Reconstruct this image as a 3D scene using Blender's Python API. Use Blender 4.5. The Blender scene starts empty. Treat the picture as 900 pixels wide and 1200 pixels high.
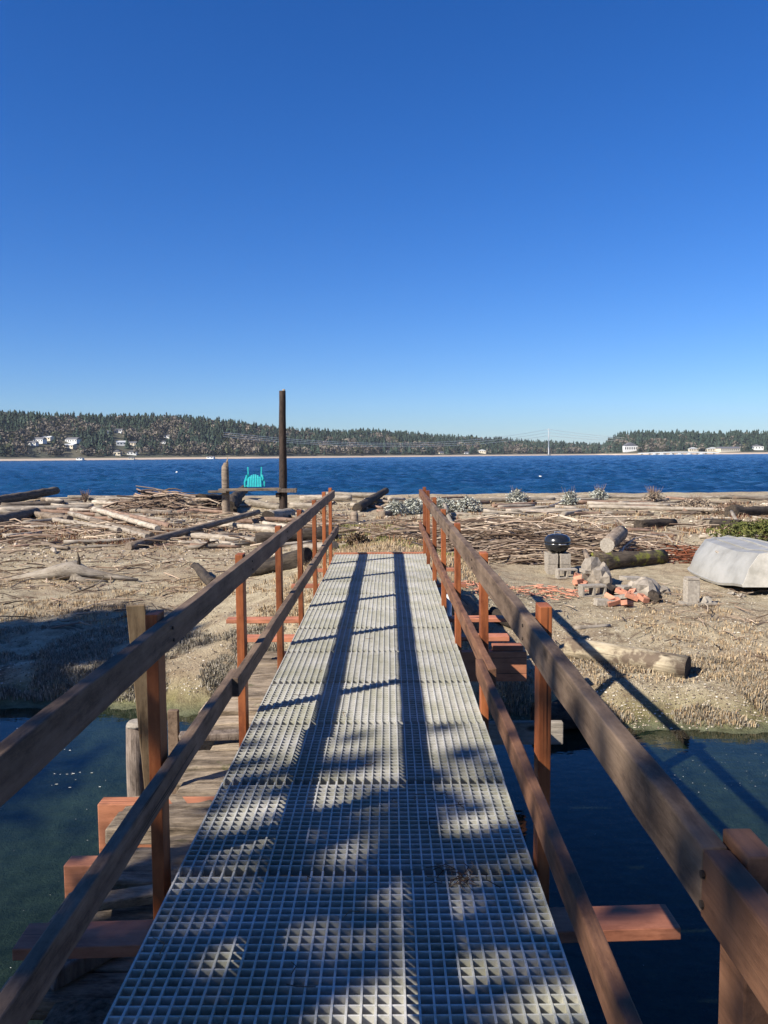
import bpy, math, random
from math import radians as R, sin, cos, pi, tan, atan
from mathutils import Vector, Matrix, noise, Euler
import numpy as np
random.seed(7); np.random.seed(7)
sc = bpy.context.scene
col = sc.collection

# ------------------------------------------------------------------ camera
CAM = Vector((0.123, 0.0, 1.45))
YAW, PITCH, ROLL = R(0.35), R(3.87), R(-0.5)
cd = bpy.data.cameras.new('camera'); cam = bpy.data.objects.new('camera', cd); col.objects.link(cam)
cd.sensor_fit = 'VERTICAL'; cd.sensor_height = 24.0; cd.lens = 970/1200*24.0
cd.clip_start = 0.05; cd.clip_end = 30000
CM = Matrix.Rotation(YAW, 3, 'Z') @ Matrix.Rotation(pi/2-PITCH, 3, 'X') @ Matrix.Rotation(ROLL, 3, 'Z')
cam.matrix_world = Matrix.Translation(CAM) @ CM.to_4x4()
sc.camera = cam
# ------------------------------------------------------------------ sky, sun, exposure
SUNEL = R(37.0)
sun_to = Vector((-0.82*cos(SUNEL), -0.572*cos(SUNEL), sin(SUNEL))).normalized()
w = bpy.data.worlds.new('World'); sc.world = w; w.use_nodes = True
wn = w.node_tree; bg = wn.nodes['Background']
sky = wn.nodes.new('ShaderNodeTexSky'); sky.sky_type = 'NISHITA'; sky.sun_disc = False
sky.sun_elevation = SUNEL
sky.sun_rotation = math.atan2(sun_to.x, sun_to.y)
sky.air_density = 1.0; sky.dust_density = 0.25; sky.ozone_density = 3.0; sky.altitude = 0
hs = wn.nodes.new('ShaderNodeHueSaturation'); hs.inputs['Saturation'].default_value = 1.33; hs.inputs['Value'].default_value = 1.0
wn.links.new(sky.outputs[0], hs.inputs['Color'])
wb = wn.nodes.new('ShaderNodeMix'); wb.data_type = 'RGBA'; wb.blend_type = 'MULTIPLY'; wb.inputs[0].default_value = 1.0
wb.inputs[7].default_value = (0.63, 0.82, 1.24, 1); wn.links.new(hs.outputs[0], wb.inputs[6]); wn.links.new(wb.outputs[2], bg.inputs[0])
bg.inputs[1].default_value = 0.060
sl = bpy.data.lights.new('sun', 'SUN'); sl.energy = 5.0; sl.angle = R(0.5); sl.color = (1.0, 0.93, 0.82)
so = bpy.data.objects.new('sun', sl); col.objects.link(so)
so.rotation_euler = sun_to.to_track_quat('Z', 'Y').to_euler(); so.location = (-20, -15, 20)
sc.view_settings.view_transform = 'Standard'; sc.view_settings.look = 'None'
sc.view_settings.exposure = 0.90; sc.view_settings.gamma = 1.0
sc.render.engine = 'CYCLES'
sc.cycles.max_bounces = 8; sc.cycles.transparent_max_bounces = 12
sc.render.resolution_x = 768; sc.render.resolution_y = 1024

def ray(px, py):
    d = Vector(((px-450)/970.0, (600-py)/970.0, -1.0))
    return (CM @ d)
def at(px, py, Y):
    d = ray(px, py); return CAM + d*((Y-CAM.y)/d.y)

# ------------------------------------------------------------------ materials
def newmat(name):
    m = bpy.data.materials.new(name); m.use_nodes = True
    nt = m.node_tree; p = nt.nodes['Principled BSDF']; return m, nt, p
def ramp(nt, src, stops):
    r = nt.nodes.new('ShaderNodeValToRGB'); e = r.color_ramp.elements
    while len(e) < len(stops): e.new(0.5)
    for k, (pos, c) in enumerate(stops):
        e[k].position = pos; e[k].color = (c[0], c[1], c[2], 1) if hasattr(c, '__len__') else (c, c, c, 1)
    nt.links.new(src, r.inputs[0]); return r.outputs[0]
def coords(nt, scale=(1,1,1), kind='Object'):
    t = nt.nodes.new('ShaderNodeTexCoord'); mp = nt.nodes.new('ShaderNodeMapping')
    mp.inputs['Scale'].default_value = scale; nt.links.new(t.outputs[kind], mp.inputs[0]); return mp.outputs[0]
def nz(nt, vec, scale, detail=6, rough=0.6, dist=0.0):
    n = nt.nodes.new('ShaderNodeTexNoise'); n.inputs['Scale'].default_value = scale
    n.inputs['Detail'].default_value = detail; n.inputs['Roughness'].default_value = rough; n.inputs['Distortion'].default_value = dist
    nt.links.new(vec, n.inputs['Vector']); return n.outputs['Fac']
def mix(nt, fac, a, b, mode='MIX'):
    m = nt.nodes.new('ShaderNodeMix'); m.data_type = 'RGBA'; m.blend_type = mode; m.clamp_factor = True
    if isinstance(fac, (int, float)): m.inputs[0].default_value = fac
    else: nt.links.new(fac, m.inputs[0])
    for s, v in ((6, a), (7, b)):
        if hasattr(v, '__len__'): m.inputs[s].default_value = (v[0], v[1], v[2], 1)
        else: nt.links.new(v, m.inputs[s])
    return m.outputs[2]
def bump(nt, p, h, strength=0.5, dist=0.01):
    b = nt.nodes.new('ShaderNodeBump'); b.inputs['Strength'].default_value = strength; b.inputs['Distance'].default_value = dist
    nt.links.new(h, b.inputs['Height']); nt.links.new(b.outputs[0], p.inputs['Normal'])
def objrand(nt, lo=0.75, hi=1.2):
    o = nt.nodes.new('ShaderNodeObjectInfo'); mr = nt.nodes.new('ShaderNodeMapRange')
    mr.inputs[3].default_value = lo; mr.inputs[4].default_value = hi
    nt.links.new(o.outputs['Random'], mr.inputs[0]); c = nt.nodes.new('ShaderNodeCombineColor')
    for k in range(3): nt.links.new(mr.outputs[0], c.inputs[k])
    return c.outputs[0]
def wood(name, dark, mid, light, axis='Y', rough=0.75, grain=30, stretch=0.05, bs=0.5, knots=True, patch=None, rnd=(0.8,1.2), bd=0.004):
    m, nt, p = newmat(name)
    s = {'X': (stretch,1,1), 'Y': (1,stretch,1), 'Z': (1,1,stretch)}[axis]
    v = coords(nt, s); g = nz(nt, v, grain, 8, 0.7, 0.3)
    c = ramp(nt, g, [(0.25, dark), (0.5, mid), (0.75, light)])
    v2 = coords(nt); big = nz(nt, v2, 2.3, 3, 0.6)
    c = mix(nt, ramp(nt, big, [(0.35, 0.0), (0.7, 0.55)]), c, tuple(x*0.55 for x in dark))
    mot = nz(nt, coords(nt, {'X': (.35,1,1), 'Y': (1,.35,1), 'Z': (1,1,.35)}[axis]), 11, 8, 0.75)
    c = mix(nt, ramp(nt, mot, [(0.42, 0.0), (0.68, 0.55)]), c, tuple(min(1, x*1.25) for x in light))
    c = mix(nt, ramp(nt, mot, [(0.30, 0.7), (0.44, 0.0)]), c, tuple(x*0.5 for x in dark))
    ck = nz(nt, coords(nt, {'X': (.018,1,1), 'Y': (1,.018,1), 'Z': (1,1,.018)}[axis]), 55, 3, 0.5)
    c = mix(nt, ramp(nt, ck, [(0.66, 0.0), (0.71, 0.85)]), c, tuple(x*0.25 for x in dark))
    if patch:
        pn = nz(nt, v2, patch[1], 5, 0.65); c = mix(nt, ramp(nt, pn, [(patch[2], 0.0), (patch[2]+0.1, 0.9)]), c, patch[0])
    if knots:
        vk = coords(nt, {'X': (0.5,1,1), 'Y': (1,0.5,1), 'Z': (1,1,0.5)}[axis])
        vo = nt.nodes.new('ShaderNodeTexVoronoi'); vo.inputs['Scale'].default_value = 4.5; nt.links.new(vk, vo.inputs['Vector'])
        c = mix(nt, ramp(nt, vo.outputs['Distance'], [(0.06, 0.9), (0.13, 0.0)]), c, tuple(x*0.3 for x in dark))
    c = mix(nt, 1.0, c, objrand(nt, *rnd), 'MULTIPLY')
    nt.links.new(c, p.inputs['Base Color']); p.inputs['Roughness'].default_value = rough
    p.inputs['Specular IOR Level'].default_value = 0.3
    bump(nt, p, g, bs, bd); return m
def simple(name, c1, c2=None, scale=8, rough=0.7, bs=0.3, bd=0.005, metal=0, spec=0.4, rnd=None, detail=6):
    m, nt, p = newmat(name); v = coords(nt); g = nz(nt, v, scale, detail, 0.65)
    if c2 is None: c2 = tuple(x*0.7 for x in c1)
    c = ramp(nt, g, [(0.35, c2), (0.65, c1)])
    if rnd: c = mix(nt, 1.0, c, objrand(nt, *rnd), 'MULTIPLY')
    nt.links.new(c, p.inputs['Base Color'])
    p.inputs['Roughness'].default_value = rough; p.inputs['Metallic'].default_value = metal
    p.inputs['Specular IOR Level'].default_value = spec
    if bs: bump(nt, p, g, bs, bd)
    return m
M = {}
M['rail'] = wood('weathered_rail_wood', (0.05,0.031,0.019), (0.125,0.082,0.053), (0.22,0.155,0.105), 'Y', 0.8, grain=34, stretch=0.03, bs=0.8)
M['rail2'] = wood('brown_rail_wood', (0.045,0.021,0.011), (0.125,0.058,0.03), (0.21,0.105,0.057), 'Y', 0.7, grain=34, stretch=0.03, bs=0.8)
M['post'] = wood('stained_post_wood', (0.10,0.026,0.009), (0.26,0.072,0.022), (0.36,0.12,0.04), 'Z', 0.6, knots=True, bs=0.4, rnd=(.7,1.1))
M['orange_x'] = wood('treated_board_wood', (0.20,0.075,0.04), (0.34,0.125,0.065), (0.44,0.18,0.10), 'X', 0.6, bs=0.3)
M['incised'] = wood('incised_beam_wood', (0.30,0.12,0.06), (0.44,0.17,0.085), (0.52,0.22,0.12), 'X', 0.65, bs=0.3)
M['oldplank'] = wood('old_grey_plank_wood', (0.04,0.028,0.018), (0.20,0.15,0.10), (0.46,0.37,0.27), 'X', 0.9, grain=30, stretch=0.07, bs=1.0, bd=0.02, patch=((0.06,0.07,0.015), 5, 0.62))
M['mossy'] = simple('mossy_old_timber', (0.17,0.14,0.10), (0.02,0.02,0.012), 26, 0.95, 1.0, 0.03)
M['pile'] = wood('old_pile_wood', (0.03,0.022,0.018), (0.12,0.09,0.07), (0.26,0.21,0.17), 'Z', 0.9, grain=26, bs=1.0, bd=0.015)
M['stake'] = wood('lichen_stake_wood', (0.05,0.034,0.018), (0.13,0.085,0.045), (0.22,0.16,0.09), 'Z', 0.85, patch=((0.2,0.08,0.03),3,0.6))
M['drift_pale'] = wood('bleached_driftwood', (0.16,0.125,0.09), (0.34,0.285,0.22), (0.50,0.44,0.36), 'X', 0.9, grain=14, stretch=0.08, bs=0.9, bd=0.02, rnd=(0.5,1.1))
M['drift_grey'] = wood('grey_driftwood', (0.07,0.05,0.035), (0.17,0.13,0.095), (0.30,0.24,0.18), 'X', 0.9, grain=14, stretch=0.08, bs=0.9, bd=0.02, rnd=(0.6,1.3))
M['drift_red'] = wood('reddish_driftwood', (0.10,0.06,0.04), (0.22,0.14,0.10), (0.34,0.23,0.165), 'X', 0.9, grain=14, stretch=0.08, bs=0.9, bd=0.02, rnd=(0.7,1.2))
M['log_tan'] = wood('tan_log_wood', (0.13,0.10,0.065), (0.33,0.27,0.18), (0.50,0.43,0.31), 'X', 0.85, grain=14, stretch=0.06, bs=0.8, bd=0.015, patch=((0.10,0.07,0.05), 4.2, 0.50), rnd=(1,1))
M['end_dark'] = simple('dark_log_end', (0.05,0.035,0.022), (0.015,0.01,0.008), 30, 0.9, 0.5)
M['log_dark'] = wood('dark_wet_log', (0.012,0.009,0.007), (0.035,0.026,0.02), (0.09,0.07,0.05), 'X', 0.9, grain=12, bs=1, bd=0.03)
M['moss_log'] = wood('mossy_log', (0.012,0.01,0.008), (0.05,0.037,0.026), (0.13,0.10,0.07), 'X', 0.9, grain=12, bs=1, bd=0.03, patch=((0.17,0.17,0.03), 4, 0.53))  # wood darkened to carry the shade of the near face; moss patches on top
M['stick'] = simple('brush_sticks', (0.30,0.20,0.14), (0.12,0.075,0.05), 3, 0.9, 0)
M['stick_pale'] = simple('pale_sticks', (0.48,0.38,0.28), (0.20,0.14,0.10), 2, 0.9, 0)
M['tarpole'] = wood('dark_tarred_pole', (0.012,0.008,0.006), (0.032,0.020,0.014), (0.065,0.042,0.03), 'Z', 0.8, grain=12, bs=0.8, bd=0.02)
M['teal'] = simple('teal_paint', (0.02,0.40,0.40), (0.012,0.28,0.30), 9, 0.4, 0)
M['kettle'] = simple('black_enamel', (0.010,0.011,0.013), (0.02,0.021,0.022), 6, 0.22, 0, spec=0.5)
M['metal'] = simple('dull_metal', (0.55,0.55,0.52), (0.4,0.4,0.38), 12, 0.35, 0.05, metal=0.8)
M['concrete'] = simple('grey_concrete', (0.36,0.32,0.26), (0.22,0.19,0.155), 30, 0.95, 0.8, 0.006, rnd=(0.85,1.1))
M['brick'] = simple('orange_brick', (0.56,0.24,0.15), (0.36,0.17,0.11), 14, 0.9, 0.5, rnd=(0.8,1.2))
M['stone'] = simple('grey_stone', (0.36,0.31,0.25), (0.17,0.145,0.115), 9, 0.9, 0.7, 0.02, rnd=(0.7,1.2))
M['white'] = simple('white_paint', (0.75,0.74,0.70), (0.62,0.61,0.57), 4, 0.6, 0)
M['cream'] = simple('cream_paint', (0.62,0.55,0.42), (0.55,0.48,0.36), 4, 0.7, 0)
M['roof'] = simple('grey_roof', (0.13,0.13,0.14), (0.09,0.09,0.10), 4, 0.9, 0)
M['glass'] = simple('dark_window', (0.02,0.025,0.03), (0.02,0.025,0.03), 4, 0.1, 0, spec=0.8)
M['pylon'] = simple('galvanised_steel', (0.50,0.51,0.50), (0.42,0.43,0.43), 1, 0.5, 0, metal=0.0)
M['boatmetal'] = None
M['boatseam'] = simple('pale_seam', (0.56,0.54,0.49), (0.42,0.40,0.36), 5, 0.6, 0)
M['cream2'] = simple('chalky_white_paint', (0.60,0.57,0.50), (0.36,0.34,0.29), 3.5, 0.6, 0.1, detail=10)

# aluminium boat hull, chalky and stained
m, nt, p = newmat('weathered_aluminium_hull'); v = coords(nt)
a = nz(nt, v, 2.2, 6, 0.65); b_ = nz(nt, coords(nt, (1, 1, 4)), 9, 6, 0.7)
c = ramp(nt, a, [(0.3, (0.24,0.23,0.20)), (0.55, (0.35,0.34,0.305)), (0.8, (0.42,0.405,0.37))])
c = mix(nt, ramp(nt, b_, [(0.55, 0.0), (0.75, 0.5)]), c, (0.28,0.26,0.22))
nt.links.new(c, p.inputs['Base Color']); p.inputs['Roughness'].default_value = 0.5; p.inputs['Metallic'].default_value = 0.15
bump(nt, p, b_, 0.15, 0.004); M['boatmetal'] = m

# grating: pale fibreglass
m, nt, p = newmat('grey_fibreglass_grating'); v = coords(nt)
a = nz(nt, v, 3.0, 5, 0.6); b_ = nz(nt, v, 45, 4, 0.6)
c = ramp(nt, a, [(0.35, (0.54,0.525,0.49)), (0.62, (0.39,0.38,0.30))])
c = mix(nt, ramp(nt, b_, [(0.5, 0.0), (0.72, 0.55)]), c, (0.24,0.23,0.17))
st_ = nz(nt, coords(nt, (1,.6,1)), 7.5, 8, 0.75); c = mix(nt, ramp(nt, st_, [(0.54, 0.0), (0.66, 0.65)]), c, (0.22,0.21,0.14))
c = mix(nt, 1.0, c, objrand(nt, 0.78, 1.08), 'MULTIPLY')
nt.links.new(c, p.inputs['Base Color']); p.inputs['Roughness'].default_value = 0.55
bump(nt, p, b_, 0.2, 0.002); M['grating'] = m

# beach ground
m, nt, p = newmat('beach_ground'); v = coords(nt)
n1 = nz(nt, v, 0.55, 8, 0.62); n2 = nz(nt, v, 4.5, 10, 0.7); n3 = nz(nt, v, 38, 6, 0.7); n4 = nz(nt, v, 1.7, 7, 0.7, 0.6)
c = ramp(nt, n2, [(0.3, (0.19,0.145,0.09)), (0.5, (0.39,0.325,0.215)), (0.7, (0.50,0.43,0.30))])
c = mix(nt, ramp(nt, n1, [(0.45, 0.0), (0.62, 0.75)]), c, (0.27,0.195,0.125))
c = mix(nt, ramp(nt, n4, [(0.56, 0.0), (0.66, 0.85)]), c, (0.115,0.075,0.048))
c = mix(nt, ramp(nt, n3, [(0.56, 0.0), (0.68, 0.8)]), c, (0.10,0.075,0.05))
vo = nt.nodes.new('ShaderNodeTexVoronoi'); vo.inputs['Scale'].default_value = 24; nt.links.new(v, vo.inputs['Vector'])
pn = nz(nt, v, 1.1, 5, 0.6)
mm = nt.nodes.new('ShaderNodeMath'); mm.operation = 'MULTIPLY'
nt.links.new(ramp(nt, vo.outputs['Distance'], [(0.16, 1.0), (0.26, 0.0)]), mm.inputs[0]); nt.links.new(ramp(nt, pn, [(0.48, 0.0), (0.6, 0.9)]), mm.inputs[1])
c = mix(nt, mm.outputs[0], c, (0.50,0.44,0.34))
# wet, weedy band by height
sx = nt.nodes.new('ShaderNodeSeparateXYZ'); tc = nt.nodes.new('ShaderNodeTexCoord'); nt.links.new(tc.outputs['Object'], sx.inputs[0])
ad = nt.nodes.new('ShaderNodeMath'); ad.operation = 'MULTIPLY_ADD'; ad.inputs[1].default_value = 0.35
nt.links.new(n4, ad.inputs[0]); nt.links.new(sx.outputs[2], ad.inputs[2])
mr = nt.nodes.new('ShaderNodeMapRange'); mr.inputs[1].default_value = -1.12; mr.inputs[2].default_value = -0.84; mr.inputs[3].default_value = 1; mr.inputs[4].default_value = 0
nt.links.new(ad.outputs[0], mr.inputs[0])
weed = ramp(nt, n2, [(0.35, (0.085,0.07,0.03)), (0.6, (0.20,0.18,0.07)), (0.75, (0.33,0.29,0.2))])
c = mix(nt, mr.outputs[0], c, weed)
mr2 = nt.nodes.new('ShaderNodeMapRange'); mr2.inputs[1].default_value = -1.34; mr2.inputs[2].default_value = -1.22; mr2.inputs[3].default_value = 1; mr2.inputs[4].default_value = 0
nt.links.new(sx.outputs[2], mr2.inputs[0])
bed = ramp(nt, n2, [(0.35, (0.07,0.085,0.05)), (0.65, (0.17,0.19,0.13))])
c = mix(nt, mr2.outputs[0], c, bed)
nt.links.new(c, p.inputs['Base Color']); p.inputs['Roughness'].default_value = 0.95; p.inputs['Specular IOR Level'].default_value = 0.15
ah = nt.nodes.new('ShaderNodeMath'); ah.operation = 'ADD'; nt.links.new(n2, ah.inputs[0]); nt.links.new(n3, ah.inputs[1])
bump(nt, p, ah.outputs[0], 0.9, 0.04); M['ground'] = m

# calm channel water: tinted clear body under a mirror-like surface
m = bpy.data.materials.new('channel_water'); m.use_nodes = True; nt = m.node_tree; nt.nodes.clear()
out = nt.nodes.new('ShaderNodeOutputMaterial'); mx = nt.nodes.new('ShaderNodeMixShader')
tr = nt.nodes.new('ShaderNodeBsdfTransparent'); tr.inputs[0].default_value = (0.34,0.42,0.385,1)
gl = nt.nodes.new('ShaderNodeBsdfGlossy'); gl.inputs['Roughness'].default_value = 0.03
bp = nt.nodes.new('ShaderNodeBump'); bp.inputs['Strength'].default_value = 0.12; bp.inputs['Distance'].default_value = 0.02
v = coords(nt, (1, 1.6, 1)); nt.links.new(nz(nt, v, 6, 3, 0.5), bp.inputs['Height'])
nt.links.new(bp.outputs[0], gl.inputs['Normal'])
gm = nt.nodes.new('ShaderNodeNewGeometry'); dt = nt.nodes.new('ShaderNodeVectorMath'); dt.operation = 'DOT_PRODUCT'
nt.links.new(bp.outputs[0], dt.inputs[0]); nt.links.new(gm.outputs['Incoming'], dt.inputs[1])
def mth(op, a, b=None):      # Schlick reflectance, the same from both sides of the surface
    n = nt.nodes.new('ShaderNodeMath'); n.operation = op
    for k, v_ in enumerate((a, b)):
        if v_ is None: continue
        if isinstance(v_, (int, float)): n.inputs[k].default_value = v_
        else: nt.links.new(v_, n.inputs[k])
    return n.outputs[0]
fr = mth('ADD', mth('MULTIPLY', mth('POWER', mth('SUBTRACT', 1.0, mth('MINIMUM', mth('ABSOLUTE', dt.outputs['Value']), 1.0)), 5.0), 0.97), 0.025)
nt.links.new(fr, mx.inputs[0]); nt.links.new(tr.outputs[0], mx.inputs[1]); nt.links.new(gl.outputs[0], mx.inputs[2])
nt.links.new(mx.outputs[0], out.inputs[0]); M['channel'] = m

# open sea; light and dark of wind ripples painted into its colour
m, nt, p = newmat('sea_water')
v = coords(nt, (0.35, 1.0, 1)); a = nz(nt, v, 0.9, 8, 0.7, 0.4); b_ = nz(nt, coords(nt, (0.12, 0.35, 1)), 0.25, 6, 0.6)
c = ramp(nt, a, [(0.35, (0.004,0.026,0.068)), (0.65, (0.014,0.074,0.170))])
c = mix(nt, ramp(nt, b_, [(0.4, 0.0), (0.65, 0.5)]), c, (0.006,0.035,0.11))
nt.links.new(c, p.inputs['Base Color']); p.inputs['Roughness'].default_value = 0.25; p.inputs['IOR'].default_value = 1.33
p.inputs['Specular IOR Level'].default_value = 0.35
fine = nz(nt, coords(nt, (0.8, 1.0, 1)), 3.0, 6, 0.7)
bump(nt, p, fine, 0.7, 0.25); M['sea'] = m

def vcolmat(name, rough=0.9, trans=False):
    m, nt, p = newmat(name); a = nt.nodes.new('ShaderNodeAttribute'); a.attribute_name = 'col'
    nt.links.new(a.outputs['Color'], p.inputs['Base Color']); p.inputs['Roughness'].default_value = rough
    p.inputs['Specular IOR Level'].default_value = 0.1
    return m
M['tint'] = vcolmat('tinted_by_piece')

# hill ground
m, nt, p = newmat('hill_ground'); v = coords(nt); a = nz(nt, v, 0.012, 8, 0.7)
c = ramp(nt, a, [(0.4, (0.035,0.04,0.022)), (0.6, (0.085,0.075,0.045))])
sx = nt.nodes.new('ShaderNodeSeparateXYZ'); tc = nt.nodes.new('ShaderNodeTexCoord'); nt.links.new(tc.outputs['Object'], sx.inputs[0])
mr = nt.nodes.new('ShaderNodeMapRange'); mr.inputs[1].default_value = 1.6; mr.inputs[2].default_value = 2.6; mr.inputs[3].default_value = 1; mr.inputs[4].default_value = 0
nt.links.new(sx.outputs[2], mr.inputs[0]); c = mix(nt, mr.outputs[0], c, (0.42,0.33,0.25))
nt.links.new(c, p.inputs['Base Color']); p.inputs['Roughness'].default_value = 1.0; M['hill'] = m

# ------------------------------------------------------------------ helpers
def tag(o, label=None, cat=None, group=None, kind=None):
    if label: o['label'] = label
    if cat: o['category'] = cat
    if group: o['group'] = group
    if kind: o['kind'] = kind
    return o
def empty(name, loc=(0,0,0), rot=(0,0,0)):
    o = bpy.data.objects.new(name, None); o.empty_display_size = 0.2; col.objects.link(o)
    o.location = loc; o.rotation_euler = rot; return o
def copy_tree(o, parent=None):
    c = o.copy(); col.objects.link(c)
    if parent: c.parent = parent
    for ch in list(o.children): copy_tree(ch, c)
    return c
class MB:
    def __init__(s): s.v = []; s.f = []; s.c = []; s.mi = []
    def add(s, vs, fs, colr=None, mi=0):
        n = len(s.v); s.v += [tuple(x) for x in vs]; s.f += [tuple(i+n for i in f) for f in fs]
        s.mi += [mi]*len(fs)
        s.c += [colr or (1,1,1)]*len(vs); return s
    def box(s, c, d, rot=None, colr=None, jit=0, mi=0):
        c = Vector(c); vs = []
        for z in (-.5,.5):
            for y in (-.5,.5):
                for x in (-.5,.5):
                    q = Vector((x*d[0], y*d[1], z*d[2]))
                    if jit: q += Vector([random.uniform(-jit,jit) for _ in range(3)])
                    if rot is not None: q = rot @ q
                    vs.append(c+q)
        return s.add(vs, [(0,2,3,1),(4,5,7,6),(0,1,5,4),(2,6,7,3),(0,4,6,2),(1,3,7,5)], colr, mi)
    def tube(s, pts, rad, n=8, rough=0.0, colr=None, cap=True, flat=1.0, seed=0, mi=0, capmi=None):
        pts = [Vector(q) for q in pts]; rings = []; vs = []
        for k, q in enumerate(pts):
            t = (pts[min(k+1, len(pts)-1)] - pts[max(k-1, 0)]).normalized()
            up = Vector((0,0,1)) if abs(t.z) < 0.9 else Vector((0,1,0))
            a = t.cross(up).normalized(); b = a.cross(t).normalized()
            r = rad[k] if hasattr(rad, '__len__') else rad
            for j in range(n):
                th = 2*pi*j/n; rr = r
                if rough: rr *= 1 + rough*noise.noise(Vector((cos(th)*1.3+seed*3.7, sin(th)*1.3, k*0.55+seed)))*1.6
                vs.append(q + a*cos(th)*rr + b*sin(th)*rr*flat)
        fs = []
        for k in range(len(pts)-1):
            for j in range(n):
                j2 = (j+1) % n
                fs.append((k*n+j, k*n+j2, (k+1)*n+j2, (k+1)*n+j))
        s.add(vs, fs, colr, mi)
        if cap:
            base = len(s.v)-len(vs); cm = mi if capmi is None else capmi
            s.f.append(tuple(base+j for j in reversed(range(n)))); s.mi.append(cm)
            s.f.append(tuple(base+(len(pts)-1)*n+j for j in range(n))); s.mi.append(cm)
        return s
    def loft(s, secs, closed_ends=True):
        n = len(secs[0]); vs = [q for sec in secs for q in sec]; fs = []
        for k in range(len(secs)-1):
            for j in range(n):
                j2 = (j+1) % n; fs.append((k*n+j, k*n+j2, (k+1)*n+j2, (k+1)*n+j))
        fs.append(tuple(reversed(range(n)))); fs.append(tuple((len(secs)-1)*n+j for j in range(n)))
        return s.add(vs, fs)
    def build(s, name, mats, parent=None, loc=(0,0,0), smooth=False, bevel=0, tint=False):
        me = bpy.data.meshes.new(name); me.from_pydata([(v[0]-loc[0], v[1]-loc[1], v[2]-loc[2]) for v in s.v], [], s.f)
        if not isinstance(mats, (list, tuple)): mats = [mats]
        for m_ in mats: me.materials.append(m_)
        if len(mats) > 1: me.polygons.foreach_set('material_index', s.mi)
        if smooth: me.polygons.foreach_set('use_smooth', [len(f) <= 4 for f in s.f])
        if tint:
            a = me.color_attributes.new('col', 'FLOAT_COLOR', 'POINT')
            arr = np.ones((len(s.v), 4), dtype=np.float32); arr[:, :3] = np.array(s.c, dtype=np.float32); a.data.foreach_set('color', arr.ravel())
        me.update()
        o = bpy.data.objects.new(name, me); col.objects.link(o); o.location = loc
        if parent: o.parent = parent
        if bevel:
            b = o.modifiers.new('bevel', 'BEVEL'); b.width = bevel; b.segments = 2; b.limit_method = 'ANGLE'
        return o
def sstep(a, b, x):
    t = min(1, max(0, (x-a)/(b-a))); return t*t*(3-2*t)
def lerp(a, b, t): return a+(b-a)*t
def interp(tab, x):
    if x <= tab[0][0]: return tab[0][1]
    for (x0, y0), (x1, y1) in zip(tab, tab[1:]):
        if x <= x1: return lerp(y0, y1, (x-x0)/(x1-x0))
    return tab[-1][1]

# ------------------------------------------------------------------ beach terrain
WATER = -1.3
def bank(x):      # y of the far waterline of the channel
    return 8.5 - 0.10*x + 0.35*noise.noise(Vector((x*0.45, 3.1, 0))) + 0.12*noise.noise(Vector((x*2.1, 7.1, 0)))
def ground(x, y, fine=True):
    yb = bank(x); d = y - yb
    if d < 0: z = WATER - 0.75*sstep(0, 2.6, -d)
    else: z = WATER + 0.30*sstep(0, 0.7, d) + 0.22*sstep(0.5, 3.5, d) + 0.05*sstep(3, 10, d)
    z += 0.16*sstep(30, 38, y) - 1.4*sstep(42, 60, y)
    # mound where the walkway lands
    mx_ = math.exp(-(x/1.7)**2); z += 0.62*mx_*sstep(9.3, 12.2, y)*(1-sstep(13, 24, y))
    # near shore behind the viewer
    z = max(z, lerp(-2.1, -0.12, sstep(2.0, -1.6, y)) ) if y < 3 else z
    if fine and y > 3:
        k = sstep(-0.2, 1.0, d)
        z += k*(0.07*noise.noise(Vector((x*0.35, y*0.35, 1))) + 0.045*noise.noise(Vector((x*1.3, y*1.3, 2))) + 0.018*noise.noise(Vector((x*5, y*5, 3))))
        z += (0.012*noise.noise(Vector((x*14, y*14, 4))) if y < 16 else 0)*(0.3+k)
    return z
def gp(px, py, dz=0.0):
    d = ray(px, py); t0 = 3.0/d.y
    t = t0
    while t*d.y < 70:
        q = CAM + d*t
        if q.z <= ground(q.x, q.y) + dz: return q
        t *= 1.004
    q = CAM + d*t; return q
def axis_lines(fine0, fine1, step, lo, hi, grow):
    a = list(np.arange(fine0, fine1, step)); s = step; x = a[-1]
    while x < hi: s *= grow; x += s; a.append(min(x, hi))
    s = step; x = fine0; b = []
    while x > lo: s *= grow; x -= s; b.append(max(x, lo))
    return b[::-1] + a
xs = axis_lines(-7, 8, 0.09, -300, 300, 1.045); ys = axis_lines(6.0, 16.0, 0.075, -60, 75, 1.03)
vs = [(x, y, ground(x, y)) for y in ys for x in xs]; nx = len(xs)
fs = [(j*nx+i, j*nx+i+1, (j+1)*nx+i+1, (j+1)*nx+i) for j in range(len(ys)-1) for i in range(nx-1)]
mb = MB(); mb.v = vs; mb.f = fs; mb.c = [(1,1,1)]*len(vs); mb.mi = [0]*len(fs)
tag(mb.build('beach', M['ground'], smooth=True), kind='structure')
def sheet(name, x0, x1, y0, y1, z, mat):
    return tag(MB().add([(x0,y0,z),(x1,y0,z),(x1,y1,z),(x0,y1,z)], [(0,1,2,3)]).build(name, mat), kind='structure')
sheet('channel_water', -300, 300, -12, 14, WATER, M['channel'])
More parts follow.
